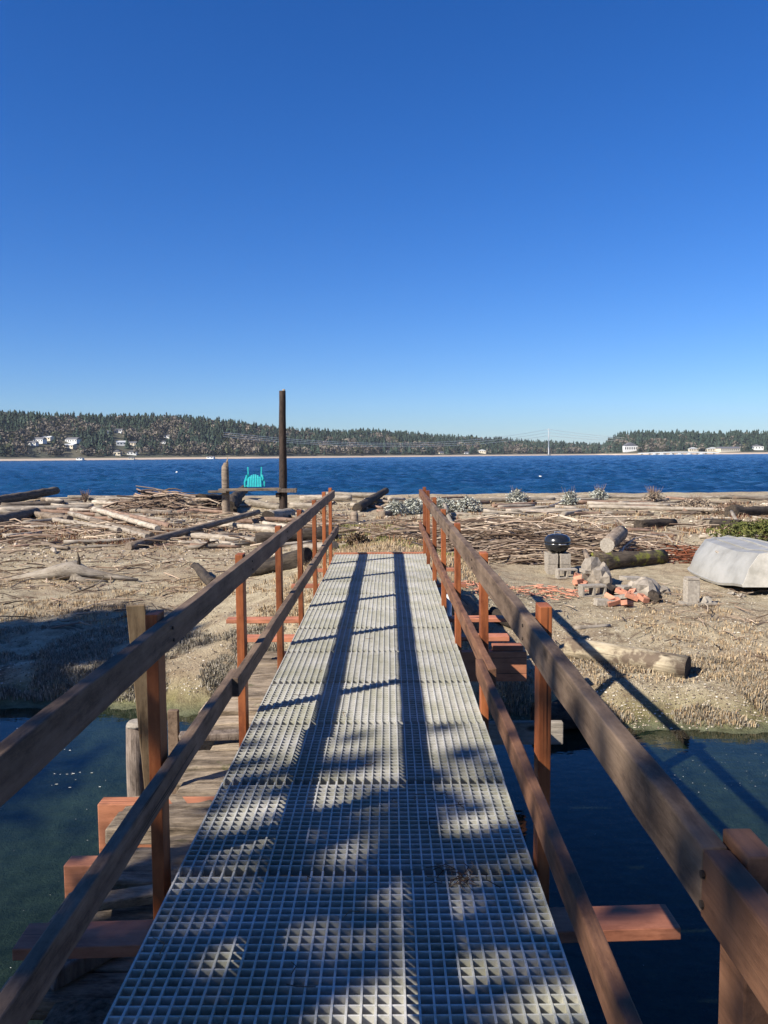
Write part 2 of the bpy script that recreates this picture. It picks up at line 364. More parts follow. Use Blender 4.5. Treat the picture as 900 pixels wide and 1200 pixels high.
def sea():
    rs = np.random.RandomState(5); rows = 620; cols = 620
    yy = 46*np.exp(np.linspace(0, math.log(6500/46.0), rows)); tt = np.tan(np.linspace(R(-50), R(50), cols))
    Yg, Tg = np.meshgrid(yy, tt, indexing='ij'); Xg = Yg*Tg; Z = np.zeros_like(Yg)
    for k in range(46):
        wl = 0.8*(11**rs.rand()); th = rs.normal(0.15, 0.5); kx, ky = sin(th)*2*pi/wl, -cos(th)*2*pi/wl
        amp = 0.016*wl**0.5*rs.uniform(.5, 1.3); ph = rs.rand()*6.28
        a = np.sin(kx*Xg+ky*Yg+ph+0.8*np.sin(Xg*0.05+k)+0.7*np.sin(Yg*0.04+k*2)); Z += amp*(a+0.25*a*np.abs(a))
    Z = WATER + Z*np.clip((Yg-44)/14, .25, 1)
    me = bpy.data.meshes.new('sea'); V = np.stack([Xg, Yg, Z], -1).reshape(-1, 3)
    i, j = np.meshgrid(np.arange(rows-1), np.arange(cols-1), indexing='ij'); b = (i*cols+j).ravel()
    Fq = np.stack([b, b+1, b+cols+1, b+cols], -1)
    me.vertices.add(len(V)); me.vertices.foreach_set('co', V.astype(np.float32).ravel())
    me.loops.add(Fq.size); me.loops.foreach_set('vertex_index', Fq.astype(np.int32).ravel())
    me.polygons.add(len(Fq)); me.polygons.foreach_set('loop_start', np.arange(0, Fq.size, 4, dtype=np.int32))
    me.polygons.foreach_set('loop_total', np.full(len(Fq), 4, dtype=np.int32)); me.polygons.foreach_set('use_smooth', np.ones(len(Fq), dtype=bool))
    me.update(); me.validate(); me.materials.append(M['sea']); o = bpy.data.objects.new('sea', me); col.objects.link(o); tag(o, kind='structure')
sea()
sheet('sea_floor', -9000, 9000, 62, 12000, WATER-1.5, M['sea'])
# ------------------------------------------------------------------ far hills
HZ = []
sky_tab = [(-60,482),(0,484),(60,487),(110,489),(200,488),(250,492),(300,499),(340,503),(400,507),(440,505),(500,510),(550,513),(590,515),(630,518),(690,521),(706,522),(712,516),(730,508),(790,507),(830,509),(870,507),(900,507),(980,506)]
def colx(t):   # image column of direction x/y at the far shore
    return 456 + 970*t*1.0
def z0of(px): return interp([(-100,1250),(0,1300),(300,1600),(500,2000),(700,2500),(708,2450),(718,2000),(760,1900),(1000,1800)], px)
def horizon(px): return 538.3 - (px)/900*7.9
TREEH = 17.0
def ridge(px): 
    Z = z0of(px)+330; return max(4, (horizon(px)-interp(sky_tab, px))/970*Z - TREEH*0.85)
def hill(x, y):
    px = colx(x/y); Z0 = z0of(px); d = y - Z0
    if d < 0: return WATER - 3 + 0*d
    h = WATER + 3.6*sstep(0, 26, d) + 0.5
    k = sstep(10, 330, d); k = 0.62*k + 0.38*min(1, max(0, (d-10)/320))
    h += ridge(px)*k*(1 + 0.10*noise.noise(Vector((x*0.004, y*0.006, 5)))*(1-k)*4)
    return h
mb = MB(); pxs = np.arange(-60, 1000, 4.0); ds = [-8, 0, 6, 12, 20, 30] + list(range(50, 560, 25))
for d in ds:
    for px in pxs:
        t = (px-456)/970; y = z0of(px)+d; x = t*y
        mb.v.append((x, y, hill(x, y) if d < 400 else hill(x, y)-(d-400)*0.05))
n = len(pxs)
mb.f = [(j*n+i, j*n+i+1, (j+1)*n+i+1, (j+1)*n+i) for j in range(len(ds)-1) for i in range(n-1)]
mb.c = [(1,1,1)]*len(mb.v); mb.mi = [0]*len(mb.f)
tag(mb.build('far_hills', M['hill'], smooth=True), kind='structure')
def hp(px, py):
    d = ray(px, py); t = 1200.0
    while t < 3200:
        q = CAM + d*t
        if q.y > z0of(colx(q.x/q.y)) and q.z <= hill(q.x, q.y): return q
        t += 2.0
    return None
# houses: px, py, width, height, storey mat, roof?, label
houses = [
 (38,521,16,6,'white','broad white house with long low roof on the far hillside, leftmost of the houses'),
 (47,518,18,8,'white','tall white two storey house in the cluster on the left far hillside'),
 (56,515,17,6,'roof','dark grey house highest in the cluster on the left far hillside'),
 (86,518,22,8,'white','large white house with pale gables above the mown clearing'),
 (82,524,18,6,'cream','low tan house below the mown clearing on the far hillside'),
 (140,506,15,6,'white','white house alone high up under the dark conifers'),
 (128,507,6,5,'white','tiny white cottage beside the high white house'),
 (142,521,15,7,'white','white house midway up the slope left of a tan one'),
 (156,521,14,6,'cream','tan house midway up the slope right of a white one'),
 (138,533,11,9,'cream','cream house with a tall front low by the far beach'),
 (155,532,15,7,'white','white gabled house low by the far beach on the left'),
 (154,539,9,3,'cream','small cream beach cabin at the waterline'),
 (94,539,10,3,'white','small white beach cabin at the waterline below the clearing'),
 (196,512,11,5,'white','white house half hidden by trees right of the high one'),
 (192,519,9,5,'white','white cottage below the half hidden house on the hill'),
 (247,538,12,3,'white','long white beach cabin left of the tall dark pole'),
 (455,529,9,4,'cream','tan house among bare trees on the middle shore'),
 (517,531,10,5,'cream','tan beach house left of the white one on the middle shore'),
 (547,531,12,5,'white','white beach house on the middle shore'),
 (565,530,20,8,'cream','large tan beach house with a broad gable left of the pylon'),
 (738,528,28,18,'white','white steep gabled building at the tip of the right headland'),
 (853,528,44,9,'cream','long white waterfront building on the right far shore'),
 (835,528,24,8,'cream','tan waterfront building left of the long white one'),
 (812,528,18,8,'roof','dark waterfront shed among the marina buildings'),
 (886,526,26,10,'white','white waterfront house at the right end of the far shore'),
 (868,523,16,6,'cream','tan house above the long white waterfront building'),
]
hpos = []
def far_house(px, py, wd, ht, mat, label):
    q = hp(px, py+1.0)
    if q is None: q = at(px, py, z0of(px)+25)
    z = hill(q.x, q.y)
    if z < 0: z = 0.3
    rz = random.uniform(-0.35, 0.35)
    t = empty('house', (q.x, q.y, z), (0,0,rz)); tag(t, label, 'house', None)
    dp = wd*0.55; hw = ht*0.62
    MB().box((0,0,hw/2-1), (wd, dp, hw+2)).build('wall', M[mat] if mat != 'roof' else M['cream'], t)
    r = MB(); o = 0.6; zr = ht
    gx = random.random() < 0.6
    if gx: r.add([(-wd/2-o,-dp/2-o,hw),(wd/2+o,-dp/2-o,hw),(wd/2+o,dp/2+o,hw),(-wd/2-o,dp/2+o,hw),(-wd/2-o,0,zr),(wd/2+o,0,zr)], [(0,1,5,4),(2,3,4,5),(1,2,5),(3,0,4),(0,3,2,1)])
    else: r.add([(-wd/2-o,-dp/2-o,hw),(wd/2+o,-dp/2-o,hw),(wd/2+o,dp/2+o,hw),(-wd/2-o,dp/2+o,hw),(0,-dp/2-o,zr),(0,dp/2+o,zr)], [(0,1,4),(2,3,5),(1,2,5,4),(3,0,4,5),(0,3,2,1)])
    r.build('roof', M['roof'] if mat != 'roof' and random.random() < 0.75 else M['pylon'], t)
    nw = max(2, int(wd/5))
    for k in range(nw):
        MB().box((-wd/2+(k+0.5)*wd/nw, -dp/2-0.05, hw*0.55), (wd/nw*0.45, 0.2, hw*0.4)).build('window', M['glass'], t)
    hpos.append((px, q.y, wd))
for h in houses: far_house(h[0], h[1], h[2]*1.15, h[3]*1.2, h[4], h[5])
# forest: far-off wood that reads as one mass
def forest():
    V = []; F = []; C = []; base = 0
    rng = np.random.RandomState(3)
    tt = 0
    while tt < 9500:
        px = rng.uniform(-55, 990); Z0 = z0of(px)
        d = 32 + 360*rng.rand()**0.95; y = Z0 + d; x = (px-456)/970*y
        skip = False
        for hx, hy, hw in hpos:
            if abs(px-hx) < hw*970/hy*0.55 and hy-85 < y < hy+12: skip = True; break
        if 62 < px < 100 and d < 165 and d > 110 and rng.rand() < 0.8: skip = True
        if skip: tt += 0.4; continue
        tt += 1
        z = hill(x, y)-0.5
        cl = noise.noise(Vector((x*0.012, y*0.012, 9)))+.5*noise.noise(Vector((x*0.03, y*0.03, 4)))
        conif = rng.rand() < (0.0 + 0.88*min(1, d/250.0) + cl*1.6 + (0.25 if px > 300 else 0) + (0.15 if px > 715 else 0))
        if conif:
            h = TREEH*rng.choice([.6,.8,1.0,1.0,1.25,1.45])*rng.uniform(.9,1.1); r = h*rng.uniform(0.20, 0.32); nn = 6; L = 4
            g = rng.uniform(0.6, 1.45); cc = (0.030*g, 0.045*g, 0.032*g)
            for k in range(L):
                z0 = z + h*(0.10+0.21*k); z1 = z + h*(0.10+0.21*k+0.30 if k < L-1 else rng.uniform(.86,1.0)); rk = r*(1-0.23*k)
                a0 = rng.rand()*6.28; ox, oy = rng.uniform(-.12, .12, 2)*r
                for j in range(nn):
                    th = a0+j*2*pi/nn; rr = rk*rng.uniform(0.5, 1.4)
                    V.append((x+ox+cos(th)*rr, y+oy+sin(th)*rr, z0+rng.uniform(-.06, .06)*h)); C.append(tuple(q*0.9 for q in cc))
                V.append((x+ox*0.3, y+oy*0.3, z1)); C.append(tuple(q*1.15 for q in cc))
                for j in range(nn): F.append((base+j, base+(j+1) % nn, base+nn))
                base += nn+1
        else:
            h = TREEH*rng.uniform(0.55, 1.05); r = h*rng.uniform(0.30, 0.48)
            g = rng.uniform(0.7, 1.4); cc = (0.155*g, 0.132*g, 0.105*g) if rng.rand() < 0.75 else (0.075*g, 0.08*g, 0.045*g)
            for k in range(34):
                th = rng.rand()*6.28; ph = rng.uniform(-0.6, 1.4); q = Vector((cos(th)*cos(ph)*r, sin(th)*cos(ph)*r, h*0.58+sin(ph)*h*0.4))*1.0
                s_ = r*rng.uniform(0.12, 0.34); n_ = Vector(rng.normal(size=3)).normalized(); u = n_.orthogonal().normalized(); w_ = n_.cross(u)
                p0 = Vector((x, y, z))+q; sh = rng.uniform(0.75, 1.25)
                for (aa, bb) in ((-1,-.6),(1,-.8),(.7,1),(-.8,.9)):
                    pp = p0+u*aa*s_+w_*bb*s_; V.append(tuple(pp)); C.append(tuple(c_*sh for c_ in cc))
                F.append((base, base+1, base+2, base+3)); base += 4
    mb = MB(); mb.v = V; mb.f = F; mb.c = C; mb.mi = [0]*len(F)
    o = mb.build('forest', M['tint'], tint=True)
    tag(o, 'dark conifer forest mixed with bare brown trees covering the far hills', 'forest', None, 'stuff')
forest()
# mown clearing on the hillside
# pylon and its cables
q = at(643, 532, 2150); PYH = 68.0
t = empty('power_pylon', (q.x, q.y, WATER)); tag(t, 'tall thin steel transmission pylon standing on the far shore', 'pylon')
MB().tube([(0,0,0),(0,0,PYH+2)], [1.7, 0.9], 8).build('mast', M['pylon'], t)
for k, zz in enumerate((PYH-1, PYH-9, PYH-17)):
    MB().tube([(-6,0,zz),(6,0,zz)], [0.5,0.5], 6).build('crossarm', M['pylon'], t)
MB().box((0,0,1.5), (9,9,3)).build('footing', M['concrete'], t)
def cable(p0, p1, sag, name, label):
    pts = []
    for k in range(41):
        s_ = k/40; a_ = p0.lerp(p1, s_); a_.z -= sag*4*s_*(1-s_); pts.append(a_)
    o = MB().tube(pts, 0.36, 5).build(name, M['pylon'])
    tag(o, label, 'cable', 'power lines slung from the far pylon'); return o
top = Vector((q.x, q.y, 0))
for k, (yl, yr, zz) in enumerate(((505.5, 506, PYH-1+WATER), (508, 508, PYH-9+WATER), (510.5, 510.5, PYH-17+WATER))):
    a_ = at(262, yl+1, 1500); b_2 = at(1000, yr-2, 2300)
    pos = ('highest', 'middle', 'lowest')[k]
    off = Vector((-5.5, 0, zz)); 
    cable(a_, top+off, 27-2*k, 'power_cable', pos+' power line crossing in front of the left far hills')
    cable(top+Vector((5.5, 0, zz)), b_2, 30-4*k, 'power_cable', pos+' power line running right from the pylon over the headland')
# causeway bridge on the right
t0 = at(748, 530.5, 1880); t1 = at(842, 529.5, 1790)
br = empty('low_bridge', (t0.x, t0.y, WATER)); tag(br, 'long low pale bridge on short piers in front of the right headland', 'bridge')
dv = t1-t0; dv.z = 0
pts = [Vector((0,0,0))+dv*s_+Vector((0,0,3.5+2.2*sin(pi*s_))) for s_ in np.linspace(0, 1, 21)]
sec = [[p_+Vector((0,-4,-.9)), p_+Vector((0,4,-.9)), p_+Vector((0,4,.9)), p_+Vector((0,-4,.9))] for p_ in pts]
MB().loft(sec).build('deck', M['pylon'], br)
for k in range(1, 20, 2):
    MB().box((pts[k].x, pts[k].y, (pts[k].z-1)/2), (2.2, 6, pts[k].z-1)).build('pier', M['concrete'], br)
def moored(px, ln, lab):
    q = at(px, 531.5-0.003*(px-740), 1780); t = empty('moored_boat', (q.x, q.y, WATER)); tag(t, lab, 'boat', None)
    hb = MB().loft([[(-ln/2,-1.3,-.3),(-ln/2,1.3,-.3),(-ln/2,1.7,1.6),(-ln/2,-1.7,1.6)],[(ln*.2,-1.4,-.3),(ln*.2,1.4,-.3),(ln*.2,1.8,1.8),(ln*.2,-1.8,1.8)],[(ln/2,-.1,.2),(ln/2,.1,.2),(ln/2,.15,2.3),(ln/2,-.15,2.3)]])
    hb.build('hull', M['white'], t); MB().box((-ln*.08,0,2.5), (ln*.4,2.2,1.7)).build('cabin', M['white'], t)
for k, (px, ln, lab) in enumerate(((767,10,'small white moored boat, leftmost under the low bridge'),(776,14,'white moored boat, second from the left under the low bridge'),(787,9,'short white moored boat near the middle of the low bridge'),(797,15,'long white moored boat right of the middle of the low bridge'),(808,11,'white moored boat under the right part of the low bridge'),(822,12,'white moored boat at the right end of the low bridge'),(905,12,'white moored boat by the right end of the far shore'))):
    moored(px, ln, lab)
b = at(633, 554, 95)
o = MB().tube([(b.x,b.y,WATER-.1),(b.x,b.y,WATER+.02),(b.x,b.y,WATER+.2),(b.x,b.y,WATER+.34)], [.12,.3,.3,.1], 10).build('buoy', M['white'], loc=(b.x,b.y,WATER), smooth=True)
tag(o, 'small white mooring buoy floating on the open water', 'buoy')
o = MB().tube([(-.12,0,-.1),(-.12,0,.12),(-.12,0,.2),(-.12,0,.3)], [.1,.25,.22,.08], 10).build('buoy', M['white'], smooth=True)
b = at(208, 548.5, 150); o.location = (b.x, b.y, WATER); tag(o, 'tiny white buoy on the water at the left', 'buoy')

# ------------------------------------------------------------------ footbridge
SL = 0.0117
fb = empty('footbridge', (0,0,0), (SL,0,0)); tag(fb, 'narrow footbridge of grey grating with orange posts and brown wooden handrails', 'footbridge')
PITCHG = 0.0381; WID = 32*PITCHG
def grating():
    g = MB(); L = 0.762; n_ = 19; y0 = 0.019
    def bar(c, d, tp=0.0022):   # tapered bar: wider on top
        x, y, z = d[0]/2, d[1]/2, d[2]/2; tx = tp if d[0] < d[1] else 0; ty = tp if d[1] < d[0] else 0
        vs = [(c[0]+sx_*(x-(tx if sz < 0 else 0)), c[1]+sy*(y-(ty if sz < 0 else 0)), c[2]+sz*z) for sz in (-1,1) for sy in (-1,1) for sx_ in (-1,1)]
        g.add(vs, [(0,2,3,1),(4,5,7,6),(0,1,5,4),(2,6,7,3),(0,4,6,2),(1,3,7,5)])
    for i in range(33): bar((-WID/2+i*PITCHG, L/2-0.0, -0.019), (0.0064, L-0.008, 0.038))
    for j in range(n_): bar((0, y0+0.019+j*PITCHG, -0.0195), (WID+0.006, 0.0058, 0.035))
    return g
gsrc = grating().build('grating_panel', M['grating'], fb)
Y0 = 2.752-0.765*6
for k in range(-0, 17):
    o = gsrc if k == 0 else gsrc.copy()
    if k: col.objects.link(o); o.parent = fb
    o.location = (0.002*random.uniform(-1,1), Y0+0.765*k, random.uniform(-.0025,.0025)); o.rotation_euler = (0,0,random.uniform(-.001,.001))
DEND = Y0+0.765*17
# wooden end strip, thin joint battens at the last seams
MB().box((0, DEND+0.03, -0.012), (WID+.04, 0.045, 0.05)).build('end_board', M['orange_x'], fb, bevel=.003)
for k in (15, 16, 14): MB().box((0, Y0+0.765*k-.002, -0.055), (WID, 0.04, 0.035)).build('joint_batten', M['incised'], fb)
# stringers below
for x in (-0.5, 0.5): MB().box((x, (Y0+DEND)/2+.2, -0.15), (0.05, DEND-Y0-.6, 0.19)).build('stringer', M['rail2'], fb)
# outriggers
outr = [(1.27,-1.1,1.1,-.14,.14),(2.62,-1.08,1.06,-.14,.14),(7.45,-1.2,1.2,-.29,.14),(8.25,-1.52,1.40,-.29,.14),(9.4,-1.0,1.0,-.14,.09),(10.6,-.95,.95,-.14,.09)]
for Yc, xl, xr, zc, w2 in outr:
    MB().box(((xl+xr)/2, Yc, zc), (xr-xl, w2, 0.04), jit=.002, rot=Matrix.Rotation(.045 if Yc < 3 else -.01, 3, 'Z')).build('outrigger_board', M['orange_x'], fb, bevel=.003)
# posts
LP = [1.20, 2.82, 4.47, 6.02, 7.45, 8.9, 10.2, 11.25]
RP = [1.17, 2.82, 4.47, 6.05, 7.5, 8.95, 10.2, 11.2]
def post(x, y, top, bot, lean=0, mt=None):
    a, b = .021, .0445
    MB().loft([[(x-a,y-b,bot),(x+a,y-b,bot),(x+a,y+b,bot),(x-a,y+b,bot)],
               [(x-a+lean,y-b,top),(x+a+lean,y-b,top),(x+a+lean,y+b,top),(x-a+lean,y+b,top)]]).build('post', mt or M['post'], fb, bevel=.003)
# plan wobble of the rails (inner face x at given y)
LT = [(-1.6,-0.625),(2.8,-0.625),(6,-0.62),(11.35,-0.615)]
RT = [(-1.6,0.565),(1.2,0.57),(3,0.58),(6,0.56),(9,0.545),(11.35,0.535)]
def wob(y, s_): return 0.004*noise.noise(Vector((y*0.6, s_, 0)))
def railpiece(name, mat, tab, y0, y1, ztab, h, th, side, seed, extra=0.0):
    secs = []; n_ = max(2, int((y1-y0)/0.11))
    for k in range(n_+1):
        y = lerp(y0, y1, k/n_); xi = interp(tab, y)+wob(y, seed)+extra; xo = xi + side*th; zt = interp(ztab, y)+wob(y, seed+9)
        a, b2 = (xo, xi) if side < 0 else (xi, xo)
        def j_(q): return 0.0035*noise.noise(Vector((y*3.1, seed*5+q*7.3, 0)))+0.0022*noise.noise(Vector((y*11, seed*5+q*3.3, 4)))
        secs.append([(a+j_(0),y,zt-h+j_(1)),(b2+j_(2),y,zt-h+j_(3)),(b2+j_(4),y,zt+j_(5)),(a+j_(6),y,zt+j_(7))])
    return MB().loft(secs).build(name, mat, fb, bevel=.004)
ZT = [(-2,0.866),(12,0.862)]
railpiece('top_rail', M['rail'], LT, -1.6, 5.62, ZT, .100, .038, -1, 1)
railpiece('top_rail', M['rail'], LT, 5.622, 11.3, ZT, .100, .038, -1, 2)
railpiece('top_rail', M['rail2'], RT, -1.6, 1.17, ZT, .100, .040, 1, 3)
railpiece('top_rail', M['rail'], RT, 1.173, 8.55, ZT, .100, .040, 1, 4)
railpiece('top_rail', M['rail2'], RT, 8.553, 11.3, ZT, .100, .040, 1, 5)
ZL = [(-2,0.42),(3,0.42),(12,0.40)]
ZLL = [(-2,0.385),(3,0.385),(12,0.375)]
railpiece('lower_rail', M['rail'], LT, -1.6, 3.95, ZLL, .089, .038, -1, 6, 0.012)
railpiece('lower_rail', M['rail'], LT, 3.78, 11.4, ZLL, .089, .038, -1, 7, 0.042)
railpiece('lower_rail', M['rail2'], RT, -1.6, 3.98, ZL, .085, .034, 1, 8, -0.036)
railpiece('lower_rail', M['rail2'], RT, 3.78, 11.4, ZL, .085, .038, 1, 9, 0.0)
for i, y in enumerate(LP):
    xi = interp(LT, y)-.042-.023; post(xi, y, 0.878+random.uniform(-.02,.02), -0.27, random.uniform(-.006,.006))
for i, y in enumerate(RP):
    xi = interp(RT, y)+.044+.023; post(xi, y, 0.887+random.uniform(-.02,.02), -0.30, random.uniform(-.006,.006), M['rail2'] if i == 0 else None)
def bolt(x, y, z, sd):
    MB().tube([(x,y,z),(x+sd*.004,y,z)], .006, 8).build('bolt', M['end_dark'], fb)
for i in range(8):
    for dz in (.025, .07):
        bolt(interp(LT, LP[i])+.001, LP[i]+.012*(dz*20-1), .86-dz, 1); bolt(interp(RT, RP[i])-.001, RP[i]-.01, .86-dz, -1)
# deep treated cross beams below
for (Yc, z0_, xa, xb, hh) in ((3.80,-0.63,-1.42,.6,.26),(4.40,-0.61,-1.47,.6,.28),(7.62,-0.60,-0.9,1.39,.28)):
    MB().box(((xa+xb)/2, Yc, z0_), (xb-xa, .10, hh)).build('cross_beam', M['incised'], fb, bevel=.005)
MB().box((1.22, 7.66, -0.435), (0.28, .12, .045)).build('beam_cap', M['orange_x'], fb, bevel=.003)
MB().box((0.4, 5.8, -0.60), (1.9, .06, .16)).build('pale_beam', M['drift_pale'], fb, bevel=.005)
MB().tube([(0.72,8.3,-1.2),(0.72,8.3,-0.05)], .03, 8).build('steel_leg', M['pylon'], fb, smooth=True)

# ------------------------------------------------------------------ old timber pier beneath
op = empty('old_pier', (-0.5,4,-1.4)); tag(op, 'old weathered timber pier with mossy planks lying beneath the footbridge', 'pier')
def rel(v, b): return (v[0]-b[0], v[1]-b[1], v[2]-b[2])
OB = (-0.5,4,-1.4)
y = 0.9; rp = random.Random(11)
while y < 7.7:
    wd = rp.uniform(.17,.34); xl = -1.10+rp.uniform(-.20,.10); xr = 0.35+rp.uniform(-.1,.1)
    if abs(y-4.1) < .25: xl = -1.32
    zt = -0.41+rp.uniform(-.03,.02); gap = rp.choice((.006,.012,.03))
    mb = MB(); secs = []
    for k in range(15):
        x = lerp(xl, xr, k/14); q_ = lambda a: .012*noise.noise(Vector((x*3, y*9+a*3.7, 1)))+.006*noise.noise(Vector((x*13, y*9+a*3.7, 5)))
        e_ = 0.5 if k == 0 else 1
        secs.append([rel((x, y+gap/2+q_(0), zt-.09), OB), rel((x, y+wd-gap/2+q_(1), zt-.09), OB), rel((x, y+wd-gap/2+q_(2), zt+q_(3)-(.01 if k == 0 else 0)), OB), rel((x, y+gap/2+q_(4), zt+q_(5)-(.01 if k == 0 else 0)), OB)])
    mb.loft(secs); o = mb.build('plank', M['oldplank'] if y > 2.5 else M['mossy'], op, bevel=.01)
    y += wd
for (x, y_, z_, L_, r_, rz_, mt_) in ((-0.85,3.35,-.37,.5,.05,.3,'oldplank'),(-0.95,2.35,-.36,.6,.07,-.2,'mossy'),(-0.9,5.3,-.36,.7,.04,.1,'pile'),(-1.0,2.95,-.37,.35,.06,.9,'pile'),(-0.78,1.9,-.36,.5,.08,.25,'mossy')):
    MB().box(rel((x,y_,z_),OB), (L_,r_*2,.06), rot=Matrix.Rotation(rz_,3,'Z'), jit=.012).build('broken_board', M[mt_], op, bevel=.008)
for x in (-0.95, 0.1):
    MB().box(rel((x, 4.2, -0.62), OB), (.22, 7.2, .26)).build('beam', M['pile'], op, bevel=.015)
for (x, y) in ((-0.95,1.5),(-0.95,6.9),(0.1,1.5),(0.1,4.4),(0.1,6.9)):
    MB().tube([rel((x,y,-2.2),OB), rel((x,y,-1.4),OB), rel((x,y,-0.76),OB)], [.15,.14,.13], 12, 0.1).build('pile', M['pile'], op, smooth=True)

# piles and stakes at the left
def pile(loc, h, r, name, label, mat, cap=None, n=14, jag=0.0, lean=(0,0), cat='post'):
    pts = [(lean[0]*k/8, lean[1]*k/8, h*k/8) for k in range(9)]
    mb = MB().tube(pts, [r*(1-0.02*k) for k in range(9)], n, 0.12, seed=loc[0])
    if jag:
        base = 8*n
        for j in range(n):
            v_ = mb.v[base+j]; mb.v[base+j] = (v_[0], v_[1], v_[2]+jag*(0.5+noise.noise(Vector((j*0.9, loc[0], 2))))-jag*.3*(1+cos(j*2*pi/n)))
    t = empty(name, loc); tag(t, label, cat)
    mb.build('shaft', mat, t, smooth=True)
    if cap: MB().tube([(lean[0],lean[1],h),(lean[0],lean[1],h+.012),(lean[0],lean[1],h+.03)], [r*.9,r*.93,r*.6], n, 0.15).build('cap', cap, t, smooth=True)
    return t
q = at(160, 850, 5.1); pile((q.x-.0, 5.1, -2.1), q.z+2.1, 0.078, 'old_piling', 'weathered round piling with a whitened top standing in the water', M['pile'], cap=M['concrete'], cat='piling')
a_ = at(159, 709, 4.55); b_2 = at(184, 960, 4.55)
k_ = (b_2-a_)
mb = MB(); rr = Matrix.Rotation(0.25, 3, 'Z')
secs = []
for s_ in (0, .5, 1, 1.6):
    c_ = a_+k_*s_; hw_ = .05
    secs.append([c_+rr@Vector((dx, dy, 0)) for dx, dy in ((-hw_,-.025),(hw_,-.025),(hw_,.025),(-hw_,.025))])
o = mb.loft([[tuple(v_) for v_ in s2] for s2 in reversed(secs)]).build('leaning_stake', M['stake'], loc=tuple(a_+k_*1.6), bevel=.004)
tag(o, 'leaning brown and lichen stained wooden stake outside the left handrail', 'stake')
q = at(203, 832, 5.6)
o = MB().box((q.x, 5.6, q.z-.5), (.07,.05,1.0)).build('short_stake', M['rail'], loc=(q.x,5.6,q.z-1), bevel=.004)
tag(o, 'short dark stake standing between old planks and the left handrail', 'stake')
# ------------------------------------------------------------------ logs
def logmesh(L, r0, r1, n=14, seg=12, bend=0.0, rough=0.12, seed=0, flat=1.0, mats=None):
    pts = []; rad = []
    for k in range(seg+1):
        s_ = k/seg
        pts.append((-L/2+L*s_, bend*(noise.noise(Vector((s_*2, seed, 0))))*L, bend*0.6*noise.noise(Vector((s_*2, seed, 7)))*L)); rad.append(lerp(r0, r1, s_))
    return MB().tube(pts, rad, n, rough, flat=flat, seed=seed, capmi=1 if mats else None)
def log(pa, pb, r0, r1, mat, label, name='driftwood_log', cat='log', bend=0.01, rough=0.12, flat=1.0, lift0=0.0, lift1=0.0, group=None, end=None, n=14, sink=0.75):
    A = Vector(pa); B = Vector(pb); A.z = ground(A.x, A.y)+r0*sink+lift0; B.z = ground(B.x, B.y)+r1*sink+lift1
    L = (B-A).length; d = (B-A).normalized()
    mats = [mat, end] if end else mat
    o = logmesh(L, r0, r1, n, max(5, int(L/0.25)) if L < 6 else 24, bend, rough, random.random()*50, flat, mats=end).build(name, mats, smooth=True)
    o.location = (A+B)/2; o.rotation_mode = 'QUATERNION'
    o.rotation_quaternion = d.to_track_quat('X', 'Z'); tag(o, label, cat, group); return o
log(gp(665,768), gp(806,794), .12,.135, M['log_tan'], 'thick tan log with peeling bark on the near right bank', end=M['end_dark'], rough=.06, bend=.004, n=20)
log(gp(150,645), gp(303,613), .10,.085, M['drift_grey'], 'long straight grey pole leaning up across the left beach', lift1=.30, lift0=0.0, rough=.05, bend=.003, cat='pole', name='driftwood_pole')
log(gp(-10,593), gp(66,584), .22,.20, M['drift_grey'], 'thick grey log at the far left edge of the beach', lift1=.25, end=M['end_dark'])
log(gp(2,596), gp(75,592), .14,.12, M['drift_grey'], 'thinner grey log just below the thick far left one')
log(gp(-20,620), gp(42,606), .22,.2, M['drift_grey'], 'dark grey log cut off by the left edge of the picture')
log(gp(30,606), gp(82,612), .16,.13, M['drift_grey'], 'grey log right of the dark one at the left edge')
log(gp(82,606), gp(172,634), .09,.07, M['drift_pale'], 'long bleached pole slanting down to the right on the left beach', sink=1.6, name='driftwood_pole', cat='pole')
log(gp(62,612), gp(140,625), .08,.07, M['drift_pale'], 'bleached pole left of the slanting pale one', sink=1.2, name='driftwood_pole', cat='pole')
log(gp(110,604), gp(185,628), .10,.08, M['drift_pale'], 'thick bleached pole crossing over the slanting bundle', sink=2.4, name='driftwood_pole', cat='pole')
log(gp(108,615), gp(178,634), .09,.08, M['drift_grey'], 'brown pole lowest in the slanting bundle', sink=1.6, name='driftwood_pole', cat='pole')
log(gp(120,601), gp(200,622), .09,.08, M['drift_red'], 'reddish pole lying behind the slanting bundle', sink=1.6, name='driftwood_pole', cat='pole')
log(gp(0,602), gp(110,597), .12,.10, M['drift_pale'], 'long bleached log along the left drift line', sink=1.2)
log(gp(28,616), gp(74,611), .10,.09, M['drift_pale'], 'short bleached log in the middle of the left drift')
log(gp(5,632), gp(48,626), .08,.05, M['drift_pale'], 'thin pale log lying alone at the left of the dry weeds')
log(gp(80,586), gp(235,585), .10,.09, M['drift_pale'], 'long pale log along the water edge left of the bench', sink=1.3)
log(gp(352,589), gp(412,588), .14,.13, M['drift_pale'], 'pale log at the water edge right of the tall pole', sink=1.3)
log(gp(380,585), gp(446,586), .14,.12, M['drift_pale'], 'smooth bleached log at the water edge beyond the footbridge', sink=1.5)
log(gp(418,600), gp(452,584), .18,.15, M['log_dark'], 'dark log slanting up beside the bleached log beyond the bridge', lift1=.25)
log(gp(447,606), gp(478,598), .12,.09, M['drift_grey'], 'grey log on the green patch beyond the footbridge')
log(gp(236,596), gp(262,592), .32,.28, M['log_dark'], 'burnt black log behind the grey post of the bench', rough=.3)
log(gp(268,602), gp(286,584), .28,.2, M['log_dark'], 'black stump root leaning under the bench plank', rough=.35, lift1=.3)
log(gp(290,592), gp(330,598), .16,.13, M['drift_pale'], 'pale thick log under the bench right of the black root', rough=.2)
